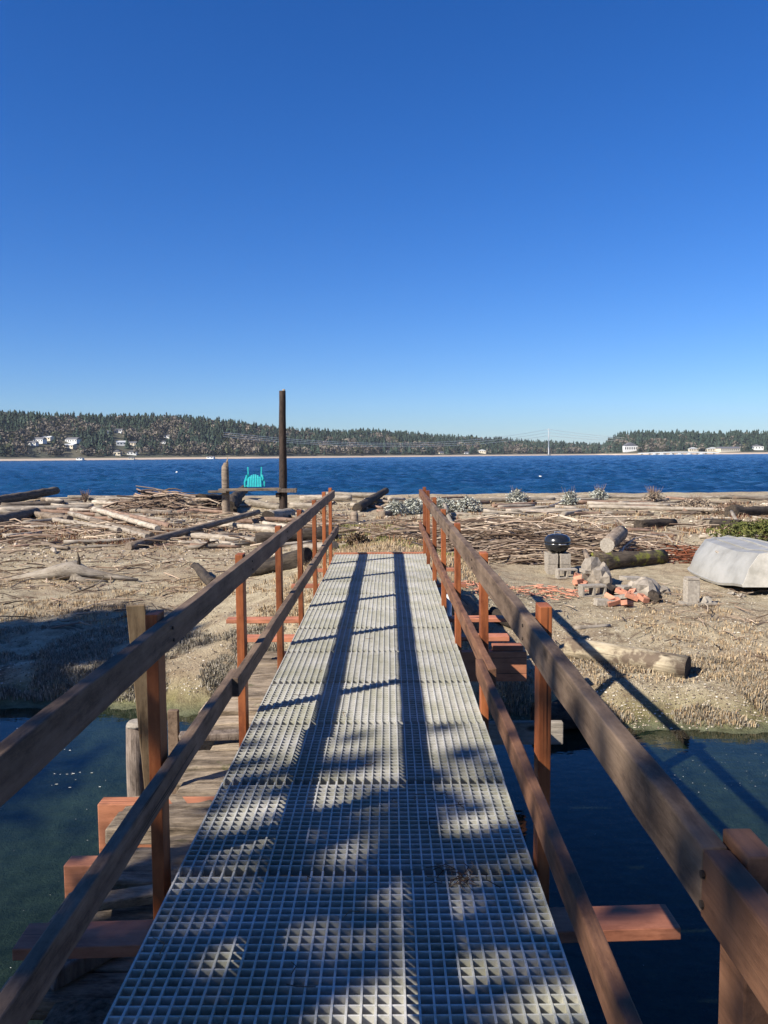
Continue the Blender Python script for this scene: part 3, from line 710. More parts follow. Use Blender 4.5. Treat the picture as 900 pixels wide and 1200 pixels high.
log(gp(340,596), gp(378,596), .14,.12, M['drift_pale'], 'thick pale log just right of the tall pole')
log(gp(314,612), gp(340,607), .22,.20, M['drift_pale'], 'short fat pale log with a dark hollow end near the bench', end=M['end_dark'], rough=.15)
log(gp(245,618), gp(340,626), .12,.09, M['drift_pale'], 'long twisted bleached log below the bench', rough=.3, bend=.02)
log(gp(205,630), gp(300,636), .10,.07, M['drift_pale'], 'slim bleached log in the debris below the grey pole', rough=.3)
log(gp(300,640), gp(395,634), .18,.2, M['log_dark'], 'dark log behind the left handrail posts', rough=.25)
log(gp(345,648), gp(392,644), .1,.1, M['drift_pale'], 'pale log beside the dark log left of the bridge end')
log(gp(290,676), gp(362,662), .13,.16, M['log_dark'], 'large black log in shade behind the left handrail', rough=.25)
log(gp(228,672), gp(250,690), .07,.09, M['log_dark'], 'dark crooked branch stub on the left sand', rough=.3, lift0=.1)
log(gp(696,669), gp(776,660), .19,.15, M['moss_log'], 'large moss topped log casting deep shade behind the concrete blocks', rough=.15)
log(gp(711,664), gp(727,655), .14,.155, M['drift_grey'], 'short sawn grey log lying on the mossy log', lift0=.30, lift1=.42, rough=.08, end=M['concrete'])
log(gp(685,668), gp(702,690), .05,.05, M['drift_grey'], 'leaning grey board beside the concrete blocks', lift0=.3, rough=.1)
log(gp(672,637), gp(655,622), .05,.04, M['drift_grey'], 'slim branch behind the kettle grill', lift1=.1)
log(gp(530,590), gp(650,588), .10,.08, M['drift_pale'], 'bleached log behind the brush pile', sink=1.3)
log(gp(690,598), gp(905,604), .08,.07, M['drift_pale'], 'very long thin pale pole across the right beach', sink=1.8, bend=.004, name='driftwood_pole', cat='pole')
log(gp(640,585), gp(905,585), .08,.07, M['drift_pale'], 'long bleached log along the right water edge', sink=1.2)
log(gp(857,612), gp(868,620), .05,.05, M['drift_pale'], 'short yellow stick leaning near the green bush', lift0=.3)
log(gp(748,620), gp(790,616), .16,.12, M['log_dark'], 'dark log in the weeds right of the brush pile', rough=.25)
log(gp(836,620), gp(868,621), .18,.16, M['log_dark'], 'dark log behind the upturned boat')
log(gp(855,606), gp(905,604), .22,.16, M['log_dark'], 'dark tangled log at the right edge near the water', rough=.3)
log(gp(672,739), gp(715,735), .03,.02, M['drift_pale'], 'thin pale stick on the sand above the tan log')
log(gp(520,604), gp(533,622), .07,.06, M['drift_pale'], 'pale branch leaning near the right handrail', lift0=.35)
log(gp(541,722), gp(560,742), .17,.16, M['drift_grey'], 'grey log end just outside the right handrail', rough=.1)
log(gp(575,726), gp(606,738), .10,.09, M['log_dark'], 'small dark log under the outrigger boards')
log(gp(628,856), gp(695,850), .16,.13, M['log_dark'], 'wet dark log at the channel edge on the right', rough=.3)
# bleached root with a spike at left
q = gp(78,680); t = empty('driftwood_root', q); tag(t, 'bleached twisted driftwood root lying alone on the left sand', 'driftwood')
MB().tube([(-1.0,.0,.03),(-.6,.0,.06),(-.2,.05,.15),(.1,.02,.2),(.4,-.02,.12),(.9,-.05,.06),(1.35,-.1,.02)], [.05,.12,.2,.24,.13,.08,.03], 12, .35, flat=.7).build('trunk', M['drift_pale'], t, smooth=True)
MB().tube([(.22,0,.2),(.24,0,.38),(.22,0,.52)], [.05,.03,.008], 8, .2).build('spike', M['log_dark'], t, smooth=True)
MB().tube([(.1,-.05,.08),(.4,-.35,.04),(.9,-.4,.03)], [.09,.06,.02], 8, .3).build('branch', M['drift_pale'], t, smooth=True)
# stump beyond bridge
q = gp(415,612); log((q.x,q.y,0), (q.x+.02,q.y+.02,0), .01, .01, M['drift_grey'], 'x') if False else None
o = MB().tube([(0,0,-.1),(0,0,.1),(.02,0,.24),(.0,0,.36)], [.15,.13,.12,.11], 12, .15).build('stump', M['drift_grey'], smooth=True); o.location = q
tag(o, 'small grey stump standing on the green patch beyond the bridge', 'stump')
# random drift, countable pieces
mats_ = [M['drift_pale'], M['drift_grey'], M['drift_red'], M['drift_pale']]
LM = [(0,600,'at the left picture edge'),(60,585,'by the thick far left log'),(110,603,'above the bundle of poles'),(150,622,'by the bundle of poles'),(190,606,'left of the grey bench post'),(78,664,'near the twisted root'),(225,633,'under the leaning grey pole'),(250,600,'at the grey bench post'),(298,600,'under the teal chair'),(331,600,'at the foot of the tall pole'),(370,590,'right of the tall pole'),
 (350,640,'behind the left handrail'),(415,607,'by the grey stump'),(455,600,'by the silver shrub left of the right handrail'),(490,600,'beyond the right handrail end'),(530,598,'by the wide silver shrub'),(606,586,'by the rounded silver shrub'),(640,598,'just above the brush heap'),(668,588,'by the small silver shrub'),(702,586,'by the rightmost silver shrub'),(730,630,'by the sawn log'),(766,594,'by the bare bush'),(775,612,'above the dark weed log'),(815,600,'by the brown twiggy bush'),(820,625,'behind the boat'),(860,603,'by the dark low bush'),(890,590,'at the right picture edge'),(890,618,'above the green bush')]
def near(px, py): return min(LM, key=lambda l: (l[0]-px)**2+((l[1]-py)*2.5)**2)[2]
def scatter_drift(n_, x0, x1, y0, y1, Lr, rr_, label, group, ang=0.35):
    for k in range(n_):
        for _ in range(20):
            px = random.uniform(x0, x1); py = random.uniform(y0, y1); q = gp(px, py)
            if abs(q.x) > 1.0 or q.y > 14: break
        L = random.uniform(*Lr); th = random.gauss(0, ang)
        d = Vector((cos(th), sin(th), 0))*L/2; r = random.uniform(*rr_)
        mt = random.choice(mats_); cn = {'bleached_driftwood': 'pale', 'grey_driftwood': 'brown grey', 'reddish_driftwood': 'reddish brown'}[mt.name]
        lab = ('long ' if L > lerp(Lr[0], Lr[1], .6) else 'short ' if L < lerp(Lr[0], Lr[1], .25) else '') + cn + ' ' + label + ' ' + near(px, py)
        log(q-d, q+d, r, r*random.uniform(.5,.9), mt, lab, 'driftwood_piece', 'driftwood', .03, .25, 1.0, group=group, n=8, sink=random.uniform(.5,1.5), lift0=random.uniform(0,.05))
scatter_drift(70, -20, 235, 585, 612, (0.8,3.5), (.04,.11), 'driftwood', 'driftwood along the left drift line')
scatter_drift(30, -10, 300, 612, 650, (0.4,1.8), (.02,.06), 'driftwood among weeds', 'driftwood among the left weeds', .6)
scatter_drift(40, 230, 400, 586, 645, (0.3,1.5), (.03,.09), 'drift log', 'driftwood around the bench', .6)
scatter_drift(45, 520, 905, 585, 604, (0.8,3.5), (.04,.09), 'driftwood piece', 'driftwood along the right water edge')
scatter_drift(26, 700, 905, 604, 642, (0.3,1.4), (.015,.05), 'stick of driftwood', 'driftwood in the right weeds', .6)
scatter_drift(14, 415, 500, 586, 604, (0.4,1.6), (.04,.09), 'drift piece', 'driftwood beyond the bridge', .6)

# brush pile
def sticks(name, n_, cx, cy, rx, ry, hgt, Lr, rr_, mat, label, kind='stuff', spread=.35, cols=((.30,.225,.165),(.21,.15,.11),(.38,.30,.22),(.14,.095,.065))):
    mb = MB()
    for k in range(n_):
        a = random.random()*2*pi; s_ = random.random()**.6; x = cx+cos(a)*rx*s_; y = cy+sin(a)*ry*s_
        z = ground(x, y)+hgt*(1-s_**2)*random.random()+.02
        th = random.gauss(0, spread); L = random.uniform(*Lr); d = Vector((cos(th), sin(th), random.gauss(0, .10)))*L/2
        c_ = Vector((x, y, z)); b_ = Vector((0, 0, random.uniform(-.1,.14)*L)); r = random.uniform(*rr_)
        pts = [c_-d, c_-d*.3+b_*.7+Vector((0,random.uniform(-.1,.1),0)), c_+d*.3+b_*.7, c_+d]
        g = random.uniform(.5, 1.35); cc = random.choice(cols)
        mb.tube(pts, [r, r*.9, r*.65, r*.3], 5, 0, colr=tuple(c*g for c in cc), cap=False)
    return tag(mb.build(name, M['tint'], loc=(cx, cy, ground(cx, cy)), tint=True), label, 'brush', None, kind)
qa = gp(640, 655)
sticks('brush_pile', 1250, 3.2, 18.6, 2.9, 2.7, .62, (.6,2.4), (.007,.020), None, 'wide heap of cut brown sticks and branches behind the kettle grill')
sticks('twig_litter', 600, -7, 25, 12, 6, .07, (.3,1.6), (.012,.03), None, 'scattered twigs and broken branches over the left drift', spread=.7)
sticks('twig_litter', 260, -9.2, 33.5, 2.2, 1.6, .8, (.6,2.4), (.015,.04), None, 'heaped branches in front of the water left of the bench', spread=.6)
sticks('twig_litter', 160, 11, 28, 11, 9, .08, (.3,1.8), (.012,.03), None, 'scattered twigs over the right beach', spread=.7)
sticks('twig_litter', 260, -5.2, 15, 3.5, 4, .05, (.15,.9), (.006,.014), None, 'thin twigs scattered on the left sand', spread=1.2)
sticks('twig_litter', 200, 4.5, 11.5, 3.0, 2.5, .04, (.1,.6), (.004,.01), None, 'fine twigs scattered on the right sand', spread=1.3)
sticks('rust_brush', 330, 6.2, 17.6, 1.1, 1.5, .18, (.2,.8), (.008,.016), None, 'reddish dry brush beside the mossy log', spread=.8, cols=((.16,.05,.025),(.24,.09,.05),(.10,.04,.025)))
sticks('brush_pile', 60, 4.2, 18.6, 2.6, 2.0, 1.1, (.9,2.6), (.012,.022), None, 'loose pale branches jutting from the top of the brush heap', spread=1.0, cols=((.42,.33,.25),(.5,.41,.32)))

# ------------------------------------------------------------------ bench: post, tall pole, plank, chair
YP = 31.5
def onY(px, py): return at(px, py, YP)
pb = onY(332, 602); pt = onY(330.8, 458)
g0 = ground(pb.x, YP)
t = empty('tall_pole', (pb.x, YP, g0)); tag(t, 'tall dark tarred pole rising from the beach beside the plank bench', 'pole')
H_ = pt.z-g0
MB().tube([(lerp(0, pt.x-pb.x, s_), 0, -.3+(H_+.3)*s_) for s_ in np.linspace(0,1,12)], [lerp(.165,.125,s_) for s_ in np.linspace(0,1,12)], 12, .08).build('shaft', M['tarpole'], t, smooth=True)
MB().tube([(pt.x-pb.x+.05,0,H_),(pt.x-pb.x+.05,0,H_+.06)], [.06,.05], 8, .2).build('cap', M['drift_pale'], t)
b1 = onY(265, 603); t1_ = onY(264, 541)
gb = ground(b1.x, YP); pile((b1.x, YP, gb-.2), t1_.z-gb, .155, 'grey_post', 'split grey weathered post holding up the left end of the plank bench', M['drift_grey'], jag=.5, n=12)
pl, pr = onY(247,575.5), onY(347,573.5)
bn = empty('plank_bench', (pl.x, YP-.05, gb)); tag(bn, 'rough plank shelf nailed between the grey post and tall dark pole', 'bench')
def bl(p_): return (p_.x-pl.x, 0, p_.z-gb)
a_, b_2 = bl(onY(258,574)), bl(onY(330,573))
MB().loft([[(a_[0],-.28,a_[2]-.05),(a_[0],.22,a_[2]-.05),(a_[0],.22,a_[2]+.05),(a_[0],-.28,a_[2]+.05)],[(b_2[0],-.28,b_2[2]-.05),(b_2[0],.22,b_2[2]-.05),(b_2[0],.22,b_2[2]+.05),(b_2[0],-.28,b_2[2]+.05)]]).build('plank', M['drift_grey'], bn, bevel=.01)
a_, b_2 = bl(onY(246,576)), bl(onY(267,576.5))
MB().box(((a_[0]+b_2[0])/2,-.2,a_[2]), (b_2[0]-a_[0],.2,.09)).build('end_plank', M['drift_grey'], bn, bevel=.01)
a_, b_2 = bl(onY(326,575)), bl(onY(349,573))
MB().box(((a_[0]+b_2[0])/2,-.3,a_[2]+.02), (b_2[0]-a_[0],.12,.14), jit=.02).build('end_plank', M['pile'], bn, bevel=.01)
a_ = bl(onY(326,580)); MB().box((a_[0],-.05,a_[2]), (.14,.2,.16)).build('bracket', M['tarpole'], bn, bevel=.01)
# teal chair tipped forward on the plank
cq = onY(298.5, 572); ch = empty('garden_chair', (cq.x, YP-.03, bl(onY(298,573))[2]+gb+.055)); tag(ch, 'bright teal slatted garden chair tipped over on the plank bench', 'chair')
for k in range(6):
    s_ = (k-2.5)
    MB().loft([[(s_*.095-.038,-.10,.03),(s_*.095+.038,-.10,.03),(s_*.095+.038,-.07,.03),(s_*.095-.038,-.07,.03)],
               [(s_*.088-.034,-.02,.36),(s_*.088+.034,-.02,.36),(s_*.088+.034,.01,.36),(s_*.088-.034,.01,.36)],
               [(s_*.075-.028,.04,.50-.014*s_*s_),(s_*.075+.028,.04,.50-.014*s_*s_),(s_*.075+.028,.07,.50-.014*s_*s_),(s_*.075-.028,.07,.50-.014*s_*s_)]]).build('slat', M['teal'], ch)
MB().box((0,.0,.30), (.66,.03,.06)).build('back_rail', M['teal'], ch)
MB().box((0,-.05,.07), (.60,.03,.07)).build('back_rail', M['teal'], ch)
for s_ in (-1, 1):
    MB().tube([(s_*.36,.02,.02),(s_*.37,.04,.2),(s_*.30,.06,.42),(s_*.235,.10,.52)], [.04,.045,.04,.03], 6).build('arm', M['teal'], ch)
    MB().box((s_*.25,.1,.55), (.05,.04,.46), rot=Matrix.Rotation(s_*.04,3,'Y')).build('leg', M['teal'], ch)
    MB().box((s_*.30,.05,.40), (.06,.04,.16)).build('bracket', M['teal'], ch)
# ------------------------------------------------------------------ kettle grill and blocks
def block(loc, rz, label, tilt=(0,0), scale=1.0, group=None):
    t = MB(); L, W, H = .39*scale, .19*scale, .19*scale; th = .035*scale
    t.box((0,-W/2+th/2,0), (L,th,H)); t.box((0,W/2-th/2,0), (L,th,H))
    for x in (-L/2+th/2, 0, L/2-th/2): t.box((x,0,0), (th,W-2*th,H-.004))
    o = t.build('concrete_block', M['concrete'], bevel=.004); o.location = loc; o.rotation_euler = (tilt[0],tilt[1],rz)
    tag(o, label, 'block', group); return o
kq = gp(653, 672); KX, KY = kq.x, kq.y; KG = kq.z
block((KX-.115,KY,KG+.095), pi/2-.06, 'cracked grey concrete block, lower left of the stack under the grill')
block((KX+.10,KY-.01,KG+.095), pi/2+.1, 'grey concrete block, lower right of the stack under the grill')
block((KX-.11,KY+.02,KG+.288), pi/2-.02, 'grey concrete block, upper left right under the grill')
block((KX+.105,KY,KG+.288), pi/2+.04, 'grey concrete block, upper right right under the grill')
sb = gp(661, 678); block((sb.x+.04,sb.y,sb.z+.09), 0.1, 'single concrete block lying at the foot of the grill stack', scale=.9, tilt=(pi/2,0))
kg = empty('kettle_grill', (KX,KY,KG+.385)); tag(kg, 'black round kettle grill sitting on stacked concrete blocks', 'grill')
def lathe(prof, n=28):
    mb = MB(); vs = [(r*cos(2*pi*j/n), r*sin(2*pi*j/n), z) for (r, z) in prof for j in range(n)]
    fs = [(k*n+j, k*n+(j+1) % n, (k+1)*n+(j+1) % n, (k+1)*n+j) for k in range(len(prof)-1) for j in range(n)]
    fs += [tuple(reversed(range(n))), tuple((len(prof)-1)*n+j for j in range(n))]
    return mb.add(vs, fs)
S_ = 1.0
lathe([(.08,.0),(.13,.012),(.18,.05),(.215,.10),(.232,.15),(.236,.19)]).build('bowl', M['kettle'], kg, smooth=True)
lathe([(.241,.192),(.243,.205),(.238,.235),(.215,.285),(.17,.325),(.10,.345),(.03,.35)]).build('lid', M['kettle'], kg, smooth=True)
MB().tube([(-.055,0,.345),(-.05,0,.385),(.05,0,.385),(.055,0,.345)], .012, 6).build('lid_handle', M['metal'], kg)
MB().tube([(-.02,-.245,.175),(.0,-.27,.175),(.09,-.255,.175),(.11,-.225,.175)], .012, 6).build('side_handle', M['metal'], kg)
# rubble and other blocks
def rock(px, py, r, mat, label, name='stone', cat='stone', fl=.6, group=None, ax=(1,1), dz=0):
    q = gp(px, py); mb = MB(); n_ = 10; sd = random.random()*40
    prof = []
    vs = []; fs = []
    for i in range(7):
        ph = -pi/2+pi*i/6
        for j in range(n_):
            th = 2*pi*j/n_; v_ = Vector((cos(th)*cos(ph), sin(th)*cos(ph), sin(ph)))
            k_ = 1+.55*noise.noise(v_*1.4+Vector((sd,0,0))); vs.append((v_.x*r*k_*ax[0], v_.y*r*k_*ax[1], v_.z*r*k_*fl))
    fs = [(k*n_+j, k*n_+(j+1) % n_, (k+1)*n_+(j+1) % n_, (k+1)*n_+j) for k in range(6) for j in range(n_)]
    o = mb.add(vs, fs).build(name, mat); o.location = q+Vector((0,0,r*fl*.6+dz)); o.rotation_euler = (random.uniform(-.2,.2),random.uniform(-.2,.2),random.random()*6)
    tag(o, label, cat, group); return o
q = gp(694,699); block(q+Vector((0,0,.09)), .15, 'concrete block nearest the orange rubble, half in front of a dark stone', tilt=(pi/2,0))
q = gp(688,687); o = MB().box((0,0,.0), (.34,.22,.07), jit=.01).build('concrete_slab', M['concrete'], bevel=.006); o.location = q+Vector((.1,.1,.24)); o.rotation_euler = (0.05,.06,.2); tag(o, 'flat pale concrete slab resting on the front block', 'slab')
q = gp(709,710); o = MB().box((0,0,.0), (.28,.16,.09), jit=.01).build('concrete_slab', M['concrete'], bevel=.006); o.location = q+Vector((0,0,.05)); o.rotation_euler = (0,.05,.1); tag(o, 'small pale slab lying flat on the sand in front of the rubble', 'slab')
rock(693,684,.2,M['stone'],'upright light grey rock left of the dark gap in the rubble', fl=1.4)
rock(705,686,.2,M['stone'],'upright grey rock right of the dark gap in the rubble', fl=1.2)
rock(712,697,.17,M['log_dark'],'dark stone behind the front concrete block')
rock(748,694,.2,M['stone'],'flat topped grey rock at the back of the brick rubble', fl=.5)
rock(757,698,.22,M['stone'],'large grey rock at the right of the brick rubble', fl=.8)
rock(766,706,.12,M['log_dark'],'dark brown stone at the right foot of the rubble', fl=.9)
rock(775,697,.14,M['stone'],'small grey rock right of the large one')
for k, (px, py, lab) in enumerate(((741,685,'thin grey slab on top of the rubble heap'),(738,692,'pale slab in the middle of the rubble heap'),(734,699,'pale slab low in the rubble heap'))):
    q = gp(px, py+4); o = MB().box((0,0,0), (.34,.22,.045), jit=.015).build('stone_slab', M['concrete'], bevel=.004); o.location = q+Vector((0,.0,.16-.05*k)); o.rotation_euler = (random.uniform(-.1,.1),random.uniform(-.25,.1),random.uniform(-.5,.5)); tag(o, lab, 'slab')
def brick(px, py, label, group, rz=None, dz=0, sc_=1):
    q = gp(px, py); mb = MB(); mb.box((-.07*sc_,0,0),(.05*sc_,.1*sc_,.07)); mb.box((.07*sc_,0,0),(.05*sc_,.1*sc_,.07)); mb.box((0,.04*sc_,0),(.09*sc_,.02,.066)); mb.box((0,-.04*sc_,0),(.09*sc_,.02,.066)); mb.box((0,0,-.02),(.09*sc_,.06*sc_,.02))
    o = mb.build('brick', M['brick']); o.location = q+Vector((0,0,.04+dz)); o.rotation_euler = (random.uniform(-.4,.4),random.uniform(-.4,.4),random.random()*3 if rz is None else rz)
    tag(o, label, 'brick', group)
for k in range(8): brick(random.uniform(715,762), random.uniform(699,713), 'orange brick tumbled in the rubble heap on the right sand', 'orange bricks in the rubble heap', dz=random.uniform(0,.05), sc_=1.0)
for k in range(9): brick(random.uniform(672,690), random.uniform(678,690), 'orange brick beside the upright grey rocks', 'orange bricks beside the rocks', dz=random.uniform(0,.05))
# orange netting scraps
def netting(cx, cy, rx, ry, n_, label):
    mb = MB()
    for k in range(n_):
        a = random.random()*6.28; s_ = random.random()**.5; x = cx+cos(a)*rx*s_; y = cy+sin(a)*ry*s_; z = ground(x, y)+.02
        th = random.random()*6.28; L = random.uniform(.08,.3)
        pts = [Vector((x,y,z)), Vector((x+cos(th)*L*.5, y+sin(th)*L*.5, z+random.uniform(0,.02))), Vector((x+cos(th+.5)*L, y+sin(th+.5)*L, z))]
        mb.tube(pts, .008, 4, 0, cap=False)
    tag(mb.build('plastic_netting', M['brick'], loc=(cx,cy,ground(cx,cy))), label, 'netting')
q = gp(640,694); netting(q.x, q.y, .75, .45, 70, 'faded orange plastic netting crumpled on the sand in front of the grill')
q = gp(563,690); netting(q.x, q.y, .25, .4, 36, 'scrap of orange netting beside the right handrail')
# upright concrete thing
q = gp(810, 708); t = empty('concrete_footing', q); tag(t, 'grey concrete footing block standing on a thin base right of the rubble', 'footing')
MB().box((0,0,.19), (.18,.18,.32), jit=.006).build('column', M['concrete'], t, bevel=.008)
MB().box((0,0,.375), (.17,.18,.035)).build('cap', M['stone'], t, bevel=.004)
MB().box((.08,-.03,.02), (.5,.22,.04)).build('base', M['concrete'], t, bevel=.006)
rock(826, 710, .09, M['concrete'], 'small pale stone beside the foot of the concrete footing', fl=.9)

# ------------------------------------------------------------------ upturned aluminium boat
def boat():
    A = gp(873, 698); A = Vector((A.x, A.y, ground(A.x, A.y)))
    hd = math.atan2(4.0, 0.25)       # heading from transom to bow
    t = empty('upturned_boat', A, (0, 0, hd)); tag(t, 'grey aluminium rowing boat lying upside down on the right beach', 'boat')
    Lb = 3.9; st = []; cy_ = -0.66
    for k in range(15):
        s_ = k/14; x = Lb*s_
        gw = .70*(1+.22*sin(pi*min(1, s_*1.1)))*(1-sstep(.55,1.0,s_)**1.5*.72)
        bw = .49*(1+.18*sin(pi*min(1, s_*1.1)))*(1-sstep(.5,1.0,s_)**1.4*.68)
        hh = .54+.06*sin(pi*s_) - .26*sstep(.72,1.0,s_); lo = .03+.10*(1-sstep(0,.25,s_)) + .0
        sec = [(-gw, lo), (-gw*1.02, lo+.04), (-gw*.985, lo+.05), (-(gw*.55+bw*.45), lo+hh*.55), (-bw*1.0, lo+hh*.88), (-bw*.93, lo+hh*.97), (-bw*.5, lo+hh*1.02), (0, lo+hh*1.06), (bw*.5, lo+hh*1.02), (bw*.93, lo+hh*.97), (bw, lo+hh*.88), (gw*.55+bw*.45, lo+hh*.55), (gw*.985, lo+.05), (gw*1.02, lo+.04), (gw, lo)]
        st.append([(x, y_+cy_, z_) for (y_, z_) in sec])
    mb = MB(); n_ = len(st[0])
    vs = [v_ for s2 in st for v_ in s2]
    fs = [(k*n_+j, (k+1)*n_+j, (k+1)*n_+j+1, k*n_+j+1) for k in range(14) for j in range(n_-1)]
    fs.append(tuple(14*n_+j for j in range(n_)))
    mb.add(vs, fs); o = mb.build('hull', M['boatmetal'], t, smooth=True)
    so_ = o.modifiers.new('solid', 'SOLIDIFY'); so_.thickness = .006
    e_ = o.modifiers.new('es', 'EDGE_SPLIT'); e_.split_angle = R(28)
    tv = [(-.012, v_[1], v_[2]) for v_ in st[0]] + [(.012, v_[1], v_[2]) for v_ in st[0]]
    n2 = len(st[0]); tf = [tuple(range(n2)), tuple(reversed(range(n2, 2*n2)))]+[(j, j+n2, (j+1) % n2+n2, (j+1) % n2) for j in range(n2)]
    MB().add(tv, tf).build('transom', M['cream2'], t)
    MB().box((-.02,cy_,.22),(.02,.62,.12)).build('motor_pad', M['boatmetal'], t, bevel=.004)
    for sy in (-.13,.13):
        MB().tube([(-.04,cy_+sy-.06,.27),(-.075,cy_+sy-.04,.25),(-.075,cy_+sy+.04,.25),(-.04,cy_+sy+.06,.27)], .012, 6).build('handle', M['end_dark'], t)
    for f_ in (-.62, 0, .62):
        pts = [];
        for k in range(0, 13):
            s2 = st[k]; yy = cy_+f_*(s2[9][1]-cy_); pts.append((s2[0][0], yy, lerp(s2[7][2], s2[9][2], abs(f_)**1.3)+.008))
        MB().tube(pts, .012, 5).build('strake', M['boatmetal'], t)
    return A, hd
BA, BH = boat()
q = gp(846,663); 
o = MB().box((0,0,0), (.16,.12,.06), jit=.02).build('flat_stone', M['stone'], bevel=.008)
bx = Vector((cos(BH),sin(BH),0)); by = Vector((-sin(BH),cos(BH),0))
o.location = BA+bx*1.5+by*(-.1)+Vector((0,0,.50)); o.rotation_euler = (-.25,.1,BH); tag(o, 'small flat tan stone lying on the upturned boat', 'stone')
for (px, py, lab) in ((856,697,'pale stone propping the near corner of the boat'),(868,700,'smaller pale stone right of the propping one')):
    rock(px, py, .06, M['concrete'], lab)

# ------------------------------------------------------------------ shrubs and grasses
def blades(name, pts, n_each, h, spread, cols, label, cat, kind=None, wd=.006, droop=.35, group=None, loc=None):
    V = []; F = []; C = []; b = 0
    for (x, y) in pts:
        z = ground(x, y); k_ = n_each if isinstance(n_each, int) else random.randint(*n_each)
        ts = random.uniform(.6, 1.3)
        for i in range(k_):
            th = random.random()*6.28; l = h*random.uniform(.4, 1.15)*ts; sp = spread*random.random()**.5*ts
            bx_, by_ = x+cos(th)*sp*.6, y+sin(th)*sp*.6; th2 = th+random.gauss(0,.6); ln = random.uniform(.1, droop*2)
            w_ = wd*random.uniform(.6,1.4); px_, py_ = -sin(th2+1.2)*w_, cos(th2+1.2)*w_
            m_ = (bx_+cos(th2)*l*ln*.35, by_+sin(th2)*l*ln*.35, z+l*.6); e_ = (bx_+cos(th2)*l*ln, by_+sin(th2)*l*ln, z+l*(1-ln*.5))
            c_ = random.choice(cols); g = random.uniform(.7,1.3); c_ = tuple(q_*g for q_ in c_)
            V += [(bx_-px_,by_-py_,z-.02),(bx_+px_,by_+py_,z-.02),(m_[0]+px_*.7,m_[1]+py_*.7,m_[2]),(m_[0]-px_*.7,m_[1]-py_*.7,m_[2]),e_]
            C += [c_]*5; F += [(b,b+1,b+2,b+3),(b+3,b+2,b+4)]; b += 5
    mb = MB(); mb.v = V; mb.f = F; mb.c = C; mb.mi = [0]*len(F)
    o = mb.build(name, M['tint'], tint=True, loc=loc or (0,0,0)); tag(o, label, cat, group, kind); return o
def patch(n_, x0, x1, y0, y1, thr=.05, sc_=.8, seed=0):
    r_ = []
    for _ in range(n_*12):
        if len(r_) >= n_: break
        q = gp(random.uniform(x0, x1), random.uniform(y0, y1))
        if noise.noise(Vector((q.x*sc_, q.y*sc_, seed))) < thr: continue
        if abs(q.x) < .72 and q.y < 11.5: continue
        if q.y < bank(q.x)+.15: continue
        r_.append((q.x, q.y))
    return r_
straw = [(.40,.30,.18),(.32,.23,.135),(.26,.18,.11),(.45,.36,.24)]
greyg = [(.27,.24,.19),(.20,.18,.14),(.36,.32,.26),(.15,.13,.09)]
red = [(.12,.045,.03),(.18,.085,.05),(.09,.05,.03),(.2,.13,.07)]
green = [(.16,.16,.045),(.11,.12,.03),(.24,.22,.08)]
blades('dry_grass', patch(700, -10, 400, 635, 735, .06, .6, 1), (8,20), .065, .13, straw, 'low dry straw grass over the left sand', 'grass', 'stuff', wd=.005)
blades('dry_grass', patch(420, 520, 905, 690, 800, .08, .6, 2), (8,18), .055, .12, straw, 'low dry straw grass over the right sand', 'grass', 'stuff', wd=.005)
blades('dry_grass', patch(900, -10, 905, 590, 640, -.1, .3, 3), (10,24), .16, .25, straw+red, 'brown and straw dry weeds across the middle beach', 'grass', 'stuff', wd=.011)
blades('bank_grass', patch(1500, -10, 330, 735, 822, -.12, 1.2, 4), (16,30), .05, .13, greyg, 'grey dead grass covering the left channel bank', 'grass', 'stuff', wd=.004)
blades('bank_grass', patch(1300, 590, 905, 770, 850, -.12, 1.2, 5), (12,24), .042, .12, greyg+straw, 'grey dead grass covering the right channel bank', 'grass', 'stuff', wd=.004)
blades('red_weeds', patch(260, -10, 240, 615, 640, .0, .7, 6), (14,26), .13, .16, red, 'dark red low weeds behind the left sand', 'weeds', 'stuff', wd=.007)
pts = [(random.uniform(-1.6,2.0), random.uniform(15,26)) for _ in range(700)]
blades('green_patch', pts, (14,26), .07, .2, green+[(.22,.19,.09)], 'olive green low turf beyond the end of the footbridge', 'grass', 'stuff', wd=.008)
pts = [(random.uniform(-1.3,1.9), random.uniform(12.0,15.5)) for _ in range(420)]
blades('dry_grass', pts, (12,24), .11, .16, straw, 'straw coloured dry grass just beyond the footbridge end', 'grass', 'stuff', wd=.005)
